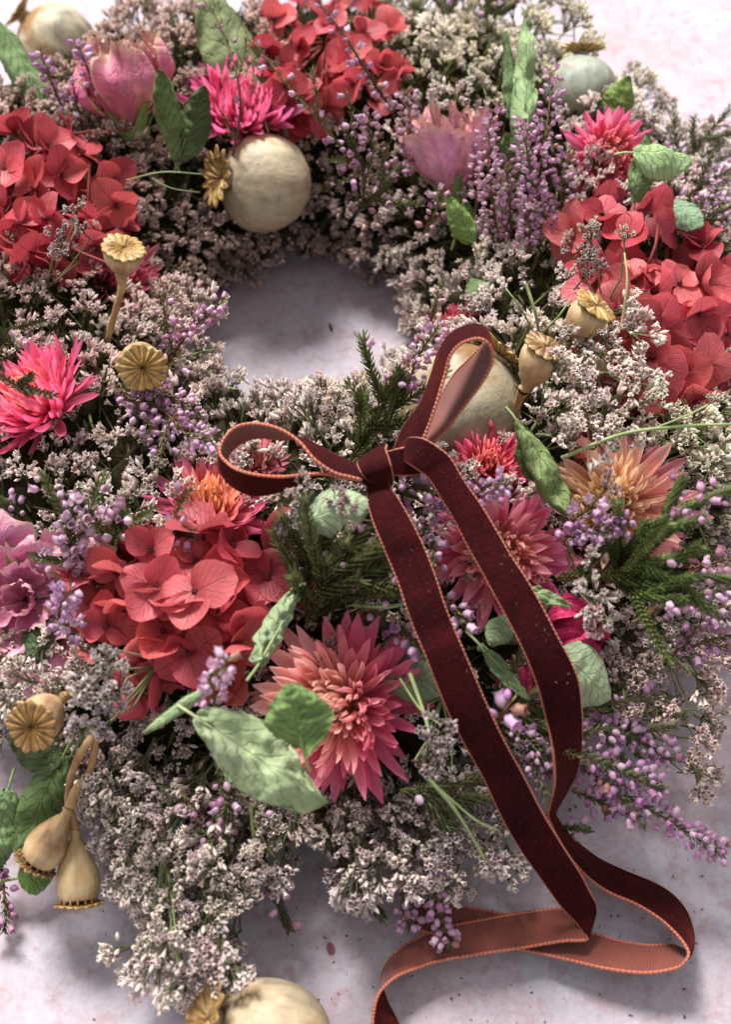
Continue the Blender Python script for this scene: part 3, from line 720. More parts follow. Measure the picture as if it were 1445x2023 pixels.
leaf((400,1365), (283,1448), 6.9, 6.9, .55, 'pale green leaf rolled into a tube, joining the largest pale leaf', '9cba84', 2.1, .2, (0,.3,1), crumple=.015, seed=14, land='tube rolled leaf')
leaf((600,1490), (572,1350), 7.2, 8.3, .80, 'green crumpled leaf in front of the large two-tone strawflower', '7ea25c', .65, .5, (-.2,.2,1), crumple=.035, seed=15, land='crumpled green leaf', c2='5f8244')
leaf((125,1490), (35,1690), 3.2, 1.6, .85, 'dark green leaf folded along its rib behind the hanging tan poppy heads', '4d6e38', .8, .3, (0,.2,1), seed=16, c2='6c8c58', land='dark leaf behind hanging pods')
leaf((15,1560), (-15,1730), 2.6, 1.0, .55, 'green leaf cut off by the edge of the frame near the table', '7f9f6c', .6, .3, (0,.2,1), seed=17)
leaf((35,1735), (108,1722), 1.0, .9, .5, 'small green leaf lying on the table under the hanging poppy heads', '6f9a4c', .4, .3, (0,.3,1), seed=18)
leaf((765,1345), (900,1345), 5.0, 5.2, .62, 'grey green leaf strip crossing under the ribbon, beside the two-tone strawflower', '7f9070', .5, .3, (0,.2,1), seed=19, land='grey green leaf strip')
leaf((850,1280), (745,1285), 4.8, 4.8, .5, 'short shaded leaf just above the grey green leaf strip', '74866a', .5, .4, (0,.2,1), seed=20)
leaf((1108,1290), (1205,1385), 5.6, 4.4, .92, 'pale smooth leaf with thin tip below the deep pink rosebud', 'a8bc96', .45, .5, (.1,.3,1), crumple=.01, seed=21, serr=.02, land='pale smooth leaf')
leaf((1005,1215), (968,1275), 6.2, 5.8, .45, 'small pale curled leaf at the near side of the ribbon by the rosebuds', '9ab486', .9, .7, (-.2,.2,1), seed=22)
leaf((950,1275), (1050,1385), 5.6, 5.0, .22, 'thin twisted green sepal curling below the ribbon', '8ca878', .6, -.8, (0,.2,1), seed=23, twist=1.5)
leaf((935,480), (885,385), 5.6, 6.8, .5, 'bright green leaf at the base of the pale pink pointed rose', '7fa455', .9, .5, (0,.2,1), seed=24, land='leaf under pale rose')
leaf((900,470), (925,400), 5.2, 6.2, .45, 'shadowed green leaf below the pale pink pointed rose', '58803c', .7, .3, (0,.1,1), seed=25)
leaf((1045,370), (1000,262), 5.6, 6.8, .55, 'dark green leaf between two lilac heather spikes', '4c6a38', .5, .3, (0,.2,1), seed=26)
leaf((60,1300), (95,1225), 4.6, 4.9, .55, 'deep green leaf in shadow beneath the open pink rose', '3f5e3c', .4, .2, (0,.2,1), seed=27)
leaf((960,590), (930,550), 5.0, 5.0, .4, 'small round green leaf among white sprigs above the dusky pod', '6c8c58', .4, .3, (0,.2,1), seed=28)
leaf((1035,1160), (1130,1200), 6.4, 6.2, .16, 'thin pale green leaf crossing above the deep pink rosebud', '9ab480', .4, .3, (0,.3,1), seed=29)
leaf((20,1395), (-5,1310), 3.8, 4.0, .45, 'dark rounded leaf beside the tan poppy head lying sideways', '3c5838', .3, .2, (0,.2,1), seed=30)
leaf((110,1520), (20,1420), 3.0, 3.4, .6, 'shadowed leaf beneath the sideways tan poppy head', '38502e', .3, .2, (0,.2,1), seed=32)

# ------------------------------------------------------------------ velvet ribbon
RIB = 1.3
knotP = at(745, 925, 8.0)
rib = thing('velvet_ribbon', 'burgundy velvet ribbon with salmon edging, tied in a bow with two long tails', 'ribbon', knotP, None, px=(745, 925), land='ribbon bow')
def strip(name, st, n=7, ends=False):
    """one run of ribbon from pairs of edge pixels: (x1,y1, x2,y2, height, which edge is nearer)"""
    E1 = []; E2 = []
    for (x1, y1, x2, y2, z, s) in st:
        zz = z
        for _ in range(60):
            Mp = at((x1+x2)/2, (y1+y2)/2, zz); dep = depth(Mp)
            pr = math.hypot(x1-x2, y1-y2)/FPX*dep
            d = math.sqrt(max(0, RIB**2-pr**2))*s
            a = at_depth(x1, y1, dep-d/2); b = at_depth(x2, y2, dep+d/2)
            if min(a[2], b[2]) >= .10: break
            zz += .05
        a, b = a*.965+b*.035, b*.965+a*.035
        E1.append(a); E2.append(b)
    A = catmull(E1, n); B = catmull(E2, n); N = len(A); nu = 7
    mids = [(A[k]+B[k])/2 for k in range(N)]; s_acc = [0]
    for k in range(1, N): s_acc.append(s_acc[-1]+float(np.linalg.norm(mids[k]-mids[k-1])))
    nor = []
    for k in range(N):
        T_ = mids[min(N-1, k+1)]-mids[max(0, k-1)]; w = B[k]-A[k]
        nn = np.cross(T_, w); ln = np.linalg.norm(nn); nor.append(nn/ln if ln > 1e-6 else (nor[-1] if nor else np.array([0, 0, 1.])))
    par = ob(name, None, rib)
    def face(nm, off, mat):
        P = []; UV = []
        for k in range(N):
            for i in range(nu):
                u = .03+.94*i/(nu-1); bow_ = .035*(1-(2*u-1)**2)
                P.append(A[k]*(1-u)+B[k]*u+nor[k]*(off-bow_*.0+(-bow_ if off < 0 else -bow_*.6))-knotP); UV.append((u, s_acc[k]))
        m = MB(); m.grid(P, (1, 1, 1), nu, N, UV); return ob(nm, m.build(nm, mat), par)
    face('velvet_face', -.035, 'velvet'); face('satin_backing', .02, 'satin')
    for (E, F_) in ((A, B), (B, A)):
        # picot edging: a fine cord with close ribs
        tot = s_acc[-1]; cnt = int(tot/.022); P = []; UV = []; sides = 6
        for q in range(cnt+1):
            sv = tot*q/cnt; k = min(N-2, max(0, int(np.searchsorted(s_acc, sv))-1)); t_ = (sv-s_acc[k])/max(1e-6, s_acc[k+1]-s_acc[k])
            c = E[k]*(1-t_)+E[k+1]*t_; o_ = F_[k]*(1-t_)+F_[k+1]*t_; wd = c-o_; ln = np.linalg.norm(wd); wd = wd/ln if ln > 1e-6 else wd
            nn = nor[k]; r = .040*(1.05 if q % 2 else .95)*(1+.10*math.sin(q*1.9)*math.sin(q*.37))
            for i in range(sides):
                a = 2*math.pi*i/sides; P.append(c-wd*.035+(wd*math.cos(a)+nn*math.sin(a))*r-knotP); UV.append((.5, sv))
        m = MB(); m.grid(P, (1, 1, 1), sides, cnt+1, UV, True); ob('edging', m.build('edging', 'piping'), par)
    return par
strip('loop', [(716,950,704,916,7.9,1),(690,944,678,905,8.0,1),(660,936,648,890,8.1,1),(622,910,616,873,8.2,1),(590,872,592,866,8.2,1),(550,845,556,869,8.1,1),(502,835,519,865,8.0,1),(465,842,485,872,7.9,1),
    (441,866,458,892,7.8,1),(434,893,437,922,7.7,1),(450,913,447,950,7.7,1),(471,926,474,971,7.8,1),(505,935,508,980,7.8,1),(554,940,548,973,7.8,1),(600,937,594,953,7.8,1),(638,936,640,938,7.8,1),(675,944,678,934,7.8,1),(712,950,714,934,7.8,1)])
strip('loop', [(776,892,832,884,7.9,-1),(796,843,848,848,8.2,-1),(830,797,864,800,8.6,-1),(851,744,880,746,9.0,-1),(865,699,892,704,9.4,-1),(887,662,908,684,9.7,-1),(918,644,928,674,9.9,-1),(948,641,948,671,9.9,-1),
    (965,655,964,679,9.8,-1),(962,672,974,695,9.6,-1),(945,688,973,724,9.3,-1),(925,708,955,758,8.9,-1),(902,730,928,795,8.4,-1),(883,758,903,827,8.0,-1),(862,800,880,856,7.6,-1),(835,845,850,885,7.4,-1)])
strip('knot_wrap', [(768,878,712,906,7.4,0),(766,888,704,914,8.1,0),(772,905,706,926,8.5,0),(777,925,716,942,8.45,0),(780,945,730,955,8.0,0),(778,955,738,962,7.3,0)], 6)
strip('knot_side', [(765,890,770,940,8.1,0),(785,884,790,942,8.2,0),(805,880,812,942,8.1,0),(822,882,836,938,7.7,0)], 6)
strip('tail', [(800,868,790,905,7.9,0),(812,862,799,914,8.35,0),(838,864,812,922,8.6,0),(866,880,826,932,8.55,0),(893,903,846,948,8.4,0),(920,948,868,984,8.2,0),(952,993,896,1031,8.0,0),(980,1038,921,1080,7.8,0),(1014,1097,950,1132,7.6,0),(1044,1142,974,1177,7.4,0),(1076,1198,1002,1229,7.1,0),(1107,1258,1030,1284,6.8,0),(1134,1308,1049,1330,6.4,0),
    (1149,1350,1062,1368,6.0,0),(1155,1410,1074,1413,5.4,0),(1153,1471,1086,1462,4.7,-.6),(1143,1520,1093,1508,4.0,-1),(1126,1557,1094,1550,3.3,-1),(1106,1590,1086,1588,2.6,-1),(1098,1608,1082,1612,2.2,-1),(1108,1625,1090,1634,1.8,-1),(1125,1648,1106,1665,1.4,-1),(1153,1672,1132,1705,1.1,-1),(1187,1696,1165,1740,.9,-1),(1239,1720,1205,1767,.8,-1),(1291,1741,1256,1789,.8,-1),
    (1328,1763,1300,1816,.8,-1),(1356,1795,1330,1842,.8,-1),(1369,1830,1350,1864,.8,-1),(1371,1862,1361,1884,.8,-1),(1358,1876,1354,1902,.8,-1),(1328,1864,1334,1917,.75,-1),(1281,1864,1275,1926,.7,-1),(1233,1857,1200,1918,.6,-1),(1170,1840,1120,1900,.5,-1),(1080,1817,1030,1880,.35,-1),(1000,1802,940,1866,.3,-1),(900,1784,870,1852,.3,-1),(816,1770,812,1838,.3,-1)])
strip('tail', [(742,940,700,948,7.5,0),(764,952,722,962,7.9,0),(778,968,723,985,8.1,0),(791,985,727,1008,8.15,0),(811,1018,736,1038,8.1,0),(831,1056,749,1070,8.0,0),(848,1094,764,1106,7.8,0),(866,1142,783,1152,7.6,0),(883,1194,800,1203,7.4,0),(901,1239,818,1252,7.1,0),(919,1281,838,1298,6.9,0),(948,1348,862,1360,6.4,0),(973,1405,888,1420,5.9,0),(1004,1468,917,1475,5.3,0),(1042,1537,953,1540,4.5,0),(1076,1603,988,1616,3.6,0),(1118,1672,1023,1676,2.7,0),
    (1150,1722,1063,1733,1.9,0),(1172,1765,1103,1788,1.3,0),(1181,1785,1135,1822,1.0,0),(1178,1800,1157,1854,.9,-.3),(1158,1795,1154,1862,.75,-1),(1112,1791,1112,1864,.7,-1),(1039,1798,1036,1877,.65,-1),(960,1812,948,1890,.65,-1),(894,1825,870,1903,.65,-1),(835,1845,820,1919,.7,-1),(790,1872,788,1931,.7,-1),(764,1902,764,1948,.7,-1),(754,1935,748,1966,.7,-1),(765,1975,738,1995,.7,-1),(790,2023,734,2035,.7,-1),(815,2090,745,2105,.7,-1)])
# lint caught in the pile
mb = MB(); rl = np.random.RandomState(4)
for (x0, y0, x1, y1, n_, zz) in ((770,1010,1090,1620,26,1), (900,920,1120,1360,16,1)):
    for k in range(n_):
        t_ = rl.rand(); x = x0+(x1-x0)*t_+rl.uniform(-18, 18); y = y0+(y1-y0)*t_; 
        zt = np.interp(y, [920, 1100, 1300, 1450, 1620], [8.35, 7.85, 6.9, 5.6, 3.7]) + .08
        p = at(x, y, zt); a = rl.uniform(0, 6.28); s_ = rl.uniform(.02, .07); q_ = RT*math.cos(a)+UP*math.sin(a); r_ = RT*math.cos(a+1)+UP*math.sin(a+1)
        mb.tube([p-knotP, p+q_*s_*.5-knotP, p+(q_+r_)*s_*.5-knotP], .0035, 3, lin('a98878'))
ob('lint', mb.build('lint', 'stem'), rib, kind='stuff')

# ------------------------------------------------------------------ sea lavender
def sl_floret(mb, P, d, L, kind, r_):
    """one papery calyx: narrow brown tube flaring to a white toothed rim, or a closed bud"""
    d = np.array(d)/np.linalg.norm(d); a = np.cross(d, [.3, .2, 1.0]); a = a/(np.linalg.norm(a)+1e-9); b = np.cross(d, a); P = np.array(P)
    tint = mix((1, 1, 1), (.90, .80, .84), r_.rand()**1.5); br = lin('6c5c40')*r_.uniform(.6, 1.2); wh = lin('fcf8f3')*tint*r_.uniform(.88, 1.06)
    mid = mix(br, wh, .74)
    if kind == 0:
        rows = [(0, .014, br), (.45, .035, mid), (.8, .062, wh)]; V = []; C = []
        for (h, r, c) in rows:
            for i in range(5):
                th = i*1.2566; V.append(P+d*L*h+(a*math.cos(th)+b*math.sin(th))*r); C.append(c)
        o = len(V)
        for i in range(5):
            th = i*1.2566; V.append(P+d*L*1.02+(a*math.cos(th)+b*math.sin(th))*.092); C.append(np.minimum(wh*1.1, .95))
        F = []
        for j in range(2):
            for i in range(5): F.append((j*5+i, j*5+(i+1) % 5, j*5+5+(i+1) % 5, j*5+5+i))
        for i in range(5):
            # pointed lobes: one triangle each side
            F.append((10+i, 10+(i+1) % 5, o+i)); F.append((10+(i-1) % 5, 10+i, o+i)) 
        ce = len(V); V.append(P+d*L*.62); C.append(lin('8a6aa0') if r_.rand() < .35 else lin('9a8a80'))
        for i in range(5): F.append((10+i, 10+(i+1) % 5, ce))
        mb.add(V, F, C)
    else:
        V = []; C = []
        for (h, r, c) in ((0, .015, br), (.35, .042, mid), (.7, .046, wh), (1.0, .006, wh)):
            for i in range(5):
                th = i*1.2566; V.append(P+d*L*h+(a*math.cos(th)+b*math.sin(th))*r); C.append(c)
        F = [(j*5+i, j*5+(i+1) % 5, j*5+5+(i+1) % 5, j*5+5+i) for j in range(3) for i in range(5)]
        mb.add(V, F, C)
def sl_cluster(seed, n, R, side):
    r_ = np.random.RandomState(seed); mb = MB()
    mb.tube([(0, 0, -.9), (.03, 0, -.4), (0, 0, 0)], [.035, .03, .03], 4, lin('7c8a5c'))
    for k in range(max(3, n//4)):
        a = r_.uniform(0, 6.28); q_ = r_.uniform(.25, .8)*R
        tip = np.array([math.cos(a)*q_, math.sin(a)*q_*side, r_.uniform(.15, .4)])
        mb.tube([(0, 0, -.35), tip*.5+np.array([0, 0, -.12]), tip], .018, 3, lin('6f7550'), False)
        for j in range(r_.randint(3, 6)):
            d = np.array([math.cos(a)*.5, math.sin(a)*.5, .9])+r_.normal(0, .36, 3); d /= np.linalg.norm(d)
            sl_floret(mb, tip+r_.normal(0, .06, 3), d, r_.uniform(.20, .33), 0 if r_.rand() < .55 else 1, r_)
    return mb.build('flower_cluster', 'statice', True)
CL = [sl_cluster(100+k, int(n), R, s_) for k, (n, R, s_) in enumerate([(36,.56,1),(30,.5,.7),(42,.64,1),(26,.46,1),(36,.72,.55),(34,.55,.9),(24,.4,1),(40,.6,.8),(30,.66,.5),(20,.5,.6),(32,.48,1.2),(38,.7,.9)])]
HERO = []   # photo ellipses kept free of filler: (cx, cy, rx, ry)
HERO += [(360,1210,190,150),(110,395,120,120),(650,80,140,120),(1310,590,150,165),(672,1395,125,140),(85,790,95,75),(470,215,95,85),(1200,300,65,80),(985,1090,100,95),(1215,990,115,100),
    (255,180,85,110),(890,295,80,95),(55,1180,95,90),(1120,1240,60,55),(113,88,85,80),(522,362,95,90),(430,360,45,65),(905,800,100,95),(1148,178,55,65),(243,495,45,45),(281,727,50,50),(75,1415,65,60),
    (95,1660,60,70),(152,1720,60,90),(1150,640,50,60),(1060,725,50,60),(490,1490,160,80),(585,1415,60,70),(1030,150,38,130),(1300,315,60,50),(1080,925,55,85),(665,1010,75,50),(325,225,40,80),(375,245,40,70),
    (1160,1330,60,50),(455,60,65,80),(745,925,70,40),(560,1230,45,70),(1005,1230,50,50),(430,995,85,45),(965,925,60,45),(80,1580,60,80),(50,150,55,60),(230,555,70,35),(905,640,40,20),
    (690,1130,90,90),(1300,1090,110,90),(1085,320,50,180),(975,350,45,140),(760,820,35,70),(835,690,40,50)]
def blocked(x, y, k=.86):
    return any(((x-cx)/rx/k)**2+((y-cy)/ry/k)**2 < 1 for cx, cy, rx, ry in HERO)
rs = np.random.RandomState(5)
cand = []
def try_add(P, n, px, s, colr, mind):
    for (Q_, *_r) in cand:
        if np.sum((Q_-P)**2) < mind*mind: return False
    cand.append((P, n, px, s, colr)); return True
def tone(px):
    x, y = px
    white = lin('fffdf2'); mauve = lin('f4e4e0'); brown = lin('dccabb'); green = lin('f2f4dc'); lil = lin('f4eaec')
    if y < 620 and x < 760: c = mix(brown, mauve, rs.rand())  # shade over these far sprigs is put into a browner tint
    elif x < 420 and y < 860: c = mix(mauve, white, rs.rand()*.8)
    elif y < 200: c = mix(green, white, rs.rand())
    elif x > 1250 and y > 780 and y < 1050: c = mix(green, white, rs.rand()*.7)
    elif y > 1280 and x > 1050: c = mix(mauve, white, rs.rand()*.6)
    elif y > 1550: c = mix(lil, white, rs.rand())*.95
    else: c = mix(mix(white, lil, rs.rand()*.6), mauve, rs.rand()*.3)
    return c*rs.uniform(.92, 1.22)
# ring surface
tries = 0
while tries < 30000 and len(cand) < 900:
    tries += 1
    az = rs.uniform(0, 2*math.pi); a = rs.uniform(-.15, math.pi+.15)
    r = R0+AW*math.cos(a); sy = 1/KY if math.sin(az) < 0 else 1
    P = np.array([WC[0]+r*math.cos(az), WC[1]+r*math.sin(az)*sy, max(.5, ZB+HT*math.sin(a))])
    n = normal_at(P) if 0 < a < math.pi else np.array([math.cos(az)*np.sign(math.cos(a)), math.sin(az)*np.sign(math.cos(a)), .3])
    if a < .35 or a > 2.8: n = np.array([math.cos(az)*np.sign(math.cos(a)), math.sin(az)*np.sign(math.cos(a)), .45])
    px = proj(P)
    if not (-70 < px[0] < 1515 and -60 < px[1] < 2060): continue
    view = (CAM-P)/np.linalg.norm(CAM-P)
    if n @ view < -.2 or blocked(*px): continue
    P = P+n*rs.uniform(-.35, .35)
    n = n+rs.normal(0, .32, 3)+np.array([0, 0, .15])
    try_add(P, n, px, rs.uniform(.65, 1.2), tone(px), .66+.5*max(0, mnoise.noise(Vector(P)*.55)+.1))
# sprays reaching past the ring: photo polygons with a height range
def inpoly(x, y, poly):
    c = False; j = len(poly)-1
    for i in range(len(poly)):
        xi, yi = poly[i]; xj, yj = poly[j]
        if (yi > y) != (yj > y) and x < (xj-xi)*(y-yi)/(yj-yi)+xi: c = not c
        j = i
    return c
REG = [([(150,1400),(300,1430),(450,1560),(440,1700),(430,1800),(470,1860),(460,1940),(330,1960),(250,1880),(300,1800),(230,1720),(200,1600),(120,1480)], .8, 3.0, 115, .54),
    ([(440,1570),(880,1560),(905,1620),(900,1740),(820,1760),(740,1700),(700,1780),(640,1640),(590,1620),(560,1740),(450,1770),(420,1660)], .7, 2.6, 95, .58),
    ([(1110,1090),(1445,1060),(1445,1230),(1400,1370),(1400,1560),(1330,1440),(1220,1400),(1150,1300)], .8, 3.2, 46, .9),
    ([(890,1500),(1000,1540),(1010,1710),(930,1730),(920,1600)], 1.2, 2.4, 14, .62),
    ([(800,-20),(1120,-10),(1175,120),(1080,130),(900,60)], 3.5, 5.5, 30, .7),
    ([(235,30),(300,0),(450,0),(400,130),(300,90)], 3.0, 5.5, 26, .8),
    ([(1250,150),(1400,280),(1445,260),(1445,480),(1380,420),(1290,260)], 1.5, 4.0, 22, .8),
    ([(0,190),(180,180),(230,280),(0,250)], 4.0, 5.6, 20, .6),
    ([(540,790),(700,765),(820,830),(800,900),(640,870),(560,850)], 3.6, 5.4, 34, .6),
    ([(340,730),(470,750),(470,850),(380,860)], 3.0, 4.6, 10, .8),
    ([(330,580),(420,600),(400,700),(300,720)], 4.0, 5.2, 12, .7),
    ([(1110,640),(1280,600),(1300,830),(1180,880),(1080,860)], 6.6, 7.6, 26, .55),
    ([(1290,800),(1445,780),(1445,960),(1350,900)], 4.4, 6.0, 24, .7),
    ([(0,1240),(260,1230),(150,1360),(0,1400)], 3.6, 4.8, 22, .6)]
for poly, z0, z1, n_, md in REG:
    xs = [p[0] for p in poly]; ys = [p[1] for p in poly]; k = 0; tr = 0
    while k < n_ and tr < 3000:
        tr += 1; x = rs.uniform(min(xs), max(xs)); y = rs.uniform(min(ys), max(ys))
        if not inpoly(x, y, poly) or (blocked(x, y) and z1 < 6.5): continue
        P = at(x, y, rs.uniform(z0, z1)); o_ = P-WC; o_[2] = 0; o_ /= np.linalg.norm(o_)
        if rad(P[0], P[1]) < R0: o_ = -o_ if z1 < 6 else o_
        n = o_*rs.uniform(.4, 1.1)+np.array([0, 0, rs.uniform(.2, .9)])+rs.normal(0, .35, 3)-FW*.4
        if try_add(P, n, (x, y), rs.uniform(.75, 1.05), tone((x, y)), md): k += 1
# sprigs standing in front of larger flowers
for (x, y, z, s_, c) in [(150,415,7.6,.7,'d8c8c4'),(110,460,7.7,.75,'d8c8c4'),(135,500,7.6,.7,'cdbabb'),(160,455,7.4,.6,'d8c8c4'),(1165,470,8.3,.7,'e6e0d0'),(1235,470,8.5,.6,'e6e0d0'),(1150,500,8.0,.7,'dccfc8'),(1160,540,7.6,.7,'d4c4c0'),
    (200,1330,6.6,1.0,'e6e0dc'),(225,1290,6.8,.7,'e6e0dc'),(190,1380,6.2,1.0,'e6e0dc'),(230,1370,6.3,.8,'e0dad8'),(215,1430,5.8,.8,'e0d8dc'),(165,1445,5.5,.7,'f0ebea'),(690,1010,8.0,.6,'e8d8d0'),(660,985,8.1,.5,'dcc8cc'),(690,1045,7.6,.6,'eadcd0'),(600,965,8.0,.6,'efe8e4'),(575,1000,7.8,.7,'efe8e4'),(575,1035,7.5,.6,'e6dcd8'),
    (1170,1190,7.0,.8,'efe8e2'),(1190,1230,6.8,.8,'efe8e2'),(1165,1110,7.2,.6,'efe8e2'),(1200,960,7.9,.5,'d8c0c4'),(860,1450,5.8,.8,'dcd4d2'),(850,1480,5.6,.8,'dcd4d2'),(835,1500,5.2,.8,'cfc4c4'),(895,1535,4.2,.5,'f0ebea')]:
    P = at(x, y, z); n = -FW*.6+np.array([0, 0, .5])+rs.normal(0, .3, 3); cand.append((P, n, (x, y), s_, lin(c)))
# gather neighbouring clusters into sprigs
left = set(range(len(cand))); groups = []
pos = np.array([c[0] for c in cand])
order = sorted(left, key=lambda k: (cand[k][2][1], cand[k][2][0]))
for k in order:
    if k not in left: continue
    dd = np.sum((pos-pos[k])**2, axis=1); near = [j for j in np.argsort(dd) if j in left and dd[j] < 3.2**2][:7]
    for j in near: left.discard(j)
    groups.append([int(j) for j in near])
# tiny groups join the closest sprig
small = [g for g in groups if len(g) < 3]; groups = [g for g in groups if len(g) >= 3]
for g in small:
    c = pos[g].mean(0); b = min(groups, key=lambda h: np.sum((pos[h].mean(0)-c)**2)); b += g
def ring_mid(P):
    d = P-WC; d[2] = 0; r = np.linalg.norm(d); sy = (1/KY if d[1] < 0 else 1)
    return np.array([WC[0]+d[0]/r*R0, WC[1]+d[1]/r*R0*sy, 2.2])
SPR = []
for g in groups:
    c = pos[g].mean(0); mid = ring_mid(c); tang = np.cross([0, 0, 1.0], (c-WC)); tang /= np.linalg.norm(tang)
    base = mix(c, mid, .55 if rad(c[0], c[1]) < R0+AW else .45)+tang*rs.choice([-1, 1])*1.2; base[2] = max(.5, min(base[2], c[2]-.6 if c[2] > 1.4 else .5))
    o = thing('sea_lavender_sprig', '', 'sea lavender', base, None, 'sea lavender sprigs packed through the wreath', px=proj(c))
    mb = MB(); hub = mix(base, c, .45)
    green = mix(lin('7f8d5a'), lin('6a6248'), rs.rand())
    mb.tube([(0, 0, 0), (hub-base)*.6+rs.normal(0, .1, 3), hub-base], [.06, .055, .05], 5, green)
    for j in g:
        P, n, px, s_, colr = cand[j]; n = n/np.linalg.norm(n); e = P-n*.3*s_-base
        mb.tube([hub-base, mix(hub-base, e, .5)+rs.normal(0, .12, 3)-n*.15, e-n*.3, e], [.034, .028, .022, .022], 4, green, False)
        ob('flower_cluster', CL[rs.randint(len(CL))], o, T4(P-base, frame(n, None, rs.uniform(0, 6.28)), s_), colr)
    ob('stem', mb.build('stem', 'stem'), o)
    SPR.append((o, proj(c), pos[g]))

# ------------------------------------------------------------------ heather
def bell_mesh(seed, openm):
    r_ = np.random.RandomState(seed); mb = MB(); P = []; C = []; sides = 7
    rows = [(-.02, .02), (.03, .08), (.10, .115), (.17, .105), (.23, .075 if not openm else .10), (.28, .03 if not openm else .12)]
    for j, (h, r) in enumerate(rows):
        for i in range(sides):
            a = 2*math.pi*i/sides; k = 1+.10*math.cos(4*a)+(.25*math.cos(4*a) if j == 5 else 0)
            P.append((r*k*math.cos(a), r*k*math.sin(a), h+(.02*math.cos(4*a) if j > 3 else 0))); C.append(tuple(mix((1, 1, 1), (.82, .7, .8), j/5)*(.7 if j == 0 else 1)))
    mb.grid(P, C, sides, 6, None, True)
    for i in range(4):
        a = i*1.57; mb.add([(.03*math.cos(a-.8), .03*math.sin(a-.8), -.03), (.03*math.cos(a+.8), .03*math.sin(a+.8), -.03), (.12*math.cos(a), .12*math.sin(a), .10)], [(0, 1, 2)], (.62, .55, .45))
    return mb.build('bell', 'bell')
BELL = [bell_mesh(k, k % 2) for k in range(4)]
def heather(path, label, bells=24, c='b878b8', needles=60, nl=.22, foliage='4f6b2e', spread=.28, start=.25, seed=1, branches=0, stemc='6a4a30', land=None, bs=1.0, whorl=0):
    """path: (px, py, height) points from root to tip"""
    r_ = np.random.RandomState(seed); pts = [at(*p) for p in path]; base = pts[0]; cur = catmull(pts, 10)
    mpx = path[len(path)//2]
    o = thing('heather_sprig', label, 'heather', base, None, 'heather sprigs in the wreath', px=(mpx[0], mpx[1]), land=land)
    lines = [cur]
    N = len(cur)
    for b in range(branches):
        k = int(N*(.15+.6*b/max(1, branches))); t_ = cur[min(N-1, k+2)]-cur[k]; t_ /= np.linalg.norm(t_)
        side = np.cross(t_, -FW)*(1 if b % 2 else -1); side /= np.linalg.norm(side)
        ln = r_.uniform(.9, 2.0)*(1-.35*k/N); d = t_*.75+side*.6+r_.normal(0, .12, 3)
        lines.append([cur[k]+d*ln*q_+t_*q_*q_*ln*.25 for q_ in np.linspace(0, 1, 7)])
    mb = MB(); mn = MB(); fol = mix(lin(foliage), lin('5e5c38'), .74); nl *= .86; bl = lin(c)
    for li, ln in enumerate(lines):
        n = len(ln); mb.tube([p-base for p in ln], [.045*(1-.6*k/n)*(1 if li == 0 else .6) for k in range(n)], 5, lin(stemc))
        cnt = needles if li == 0 else int(needles*.45)
        for k in range(cnt):
            t_ = (k+r_.rand())/cnt*(n-1); i = min(n-2, int(t_)); f_ = t_-i; p = ln[i]*(1-f_)+ln[i+1]*f_; T_ = ln[i+1]-ln[i]; T_ /= np.linalg.norm(T_)
            a = np.cross(T_, [.2, .3, 1.]); a /= np.linalg.norm(a); b2 = np.cross(T_, a); th = k*2.4
            for e in range(2):
                th2 = th+e*math.pi; s_ = a*math.cos(th2)+b2*math.sin(th2); d = T_*.8+s_*.62; d /= np.linalg.norm(d); w = np.cross(d, s_); w /= np.linalg.norm(w)
                L = nl*r_.uniform(.7, 1.2); q0 = p-base+s_*.02; c_ = fol*r_.uniform(.7, 1.35)
                mn.add([q0-w*.022, q0+w*.022, q0+d*L*.6+w*.03+s_*.012, q0+d*L, q0+d*L*.6-w*.03+s_*.012, q0+d*L*.5+s_*.04], [(0, 1, 5), (1, 2, 5), (2, 3, 5), (3, 4, 5), (4, 0, 5)], tuple(c_))
    bells = int(bells*(1.7 if start < .08 and bells > 20 else 1.5 if bells > 20 else 1)); spread *= .88
    ob('stem', mb.build('stem', 'stem'), o)
    if needles: ob('needles', mn.build('needles', 'needle'), o, kind='stuff')
    for k in range(bells):
        ln = lines[0] if (not branches or r_.rand() < .6) else lines[r_.randint(len(lines))]; n = len(ln)
        t_ = (start+(1-start)*(k+r_.rand()*.5)/bells)*(n-1); i = min(n-2, int(t_)); p = ln[i]+(ln[i+1]-ln[i])*(t_-i); T_ = ln[i+1]-ln[i]; T_ /= np.linalg.norm(T_)
        a = np.cross(T_, [.2, .3, 1.]); a /= np.linalg.norm(a); b2 = np.cross(T_, a); th = k*2.4+r_.normal(0, .3)
        s_ = a*math.cos(th)+b2*math.sin(th); q_ = p+s_*spread*r_.uniform(.35, .8)-base; d = s_*.9+T_*.5+np.array([0, 0, -.15])+r_.normal(0, .2, 3)
        cc = mix(mix(bl, lin('d4a2b8'), .5), lin('f4e0ea'), r_.rand()**1.5*.7)*r_.uniform(.8, 1.15)
        if r_.rand() < .035: cc = lin('b08470')
        ob('bell', BELL[r_.randint(4)], o, T4(q_, frame(d), bs*(.92 if start < .08 and bells > 20 else 1)*(.86 if bells > 20 else 1)*r_.uniform(.55, .95)), cc)
    return o
H = heather
H([(1045,500,5.2),(1050,400,6.4),(1075,290,7.4),(1095,140,8.4)], 'thick lilac heather spike standing tall beside the pink spiky strawflower', 62, 'c48cb8', 40, .18, '5a5a38', .45, .05, 41, land='tall lilac heather spike')
H([(1090,470,5.4),(1060,380,6.6),(1042,300,7.4),(1040,235,7.9)], 'dense lilac heather spike leaning in front of the tall rolled leaf', 48, 'c48cb4', 30, .18, '5a5a38', .42, .05, 42, land='leaning lilac heather spike')
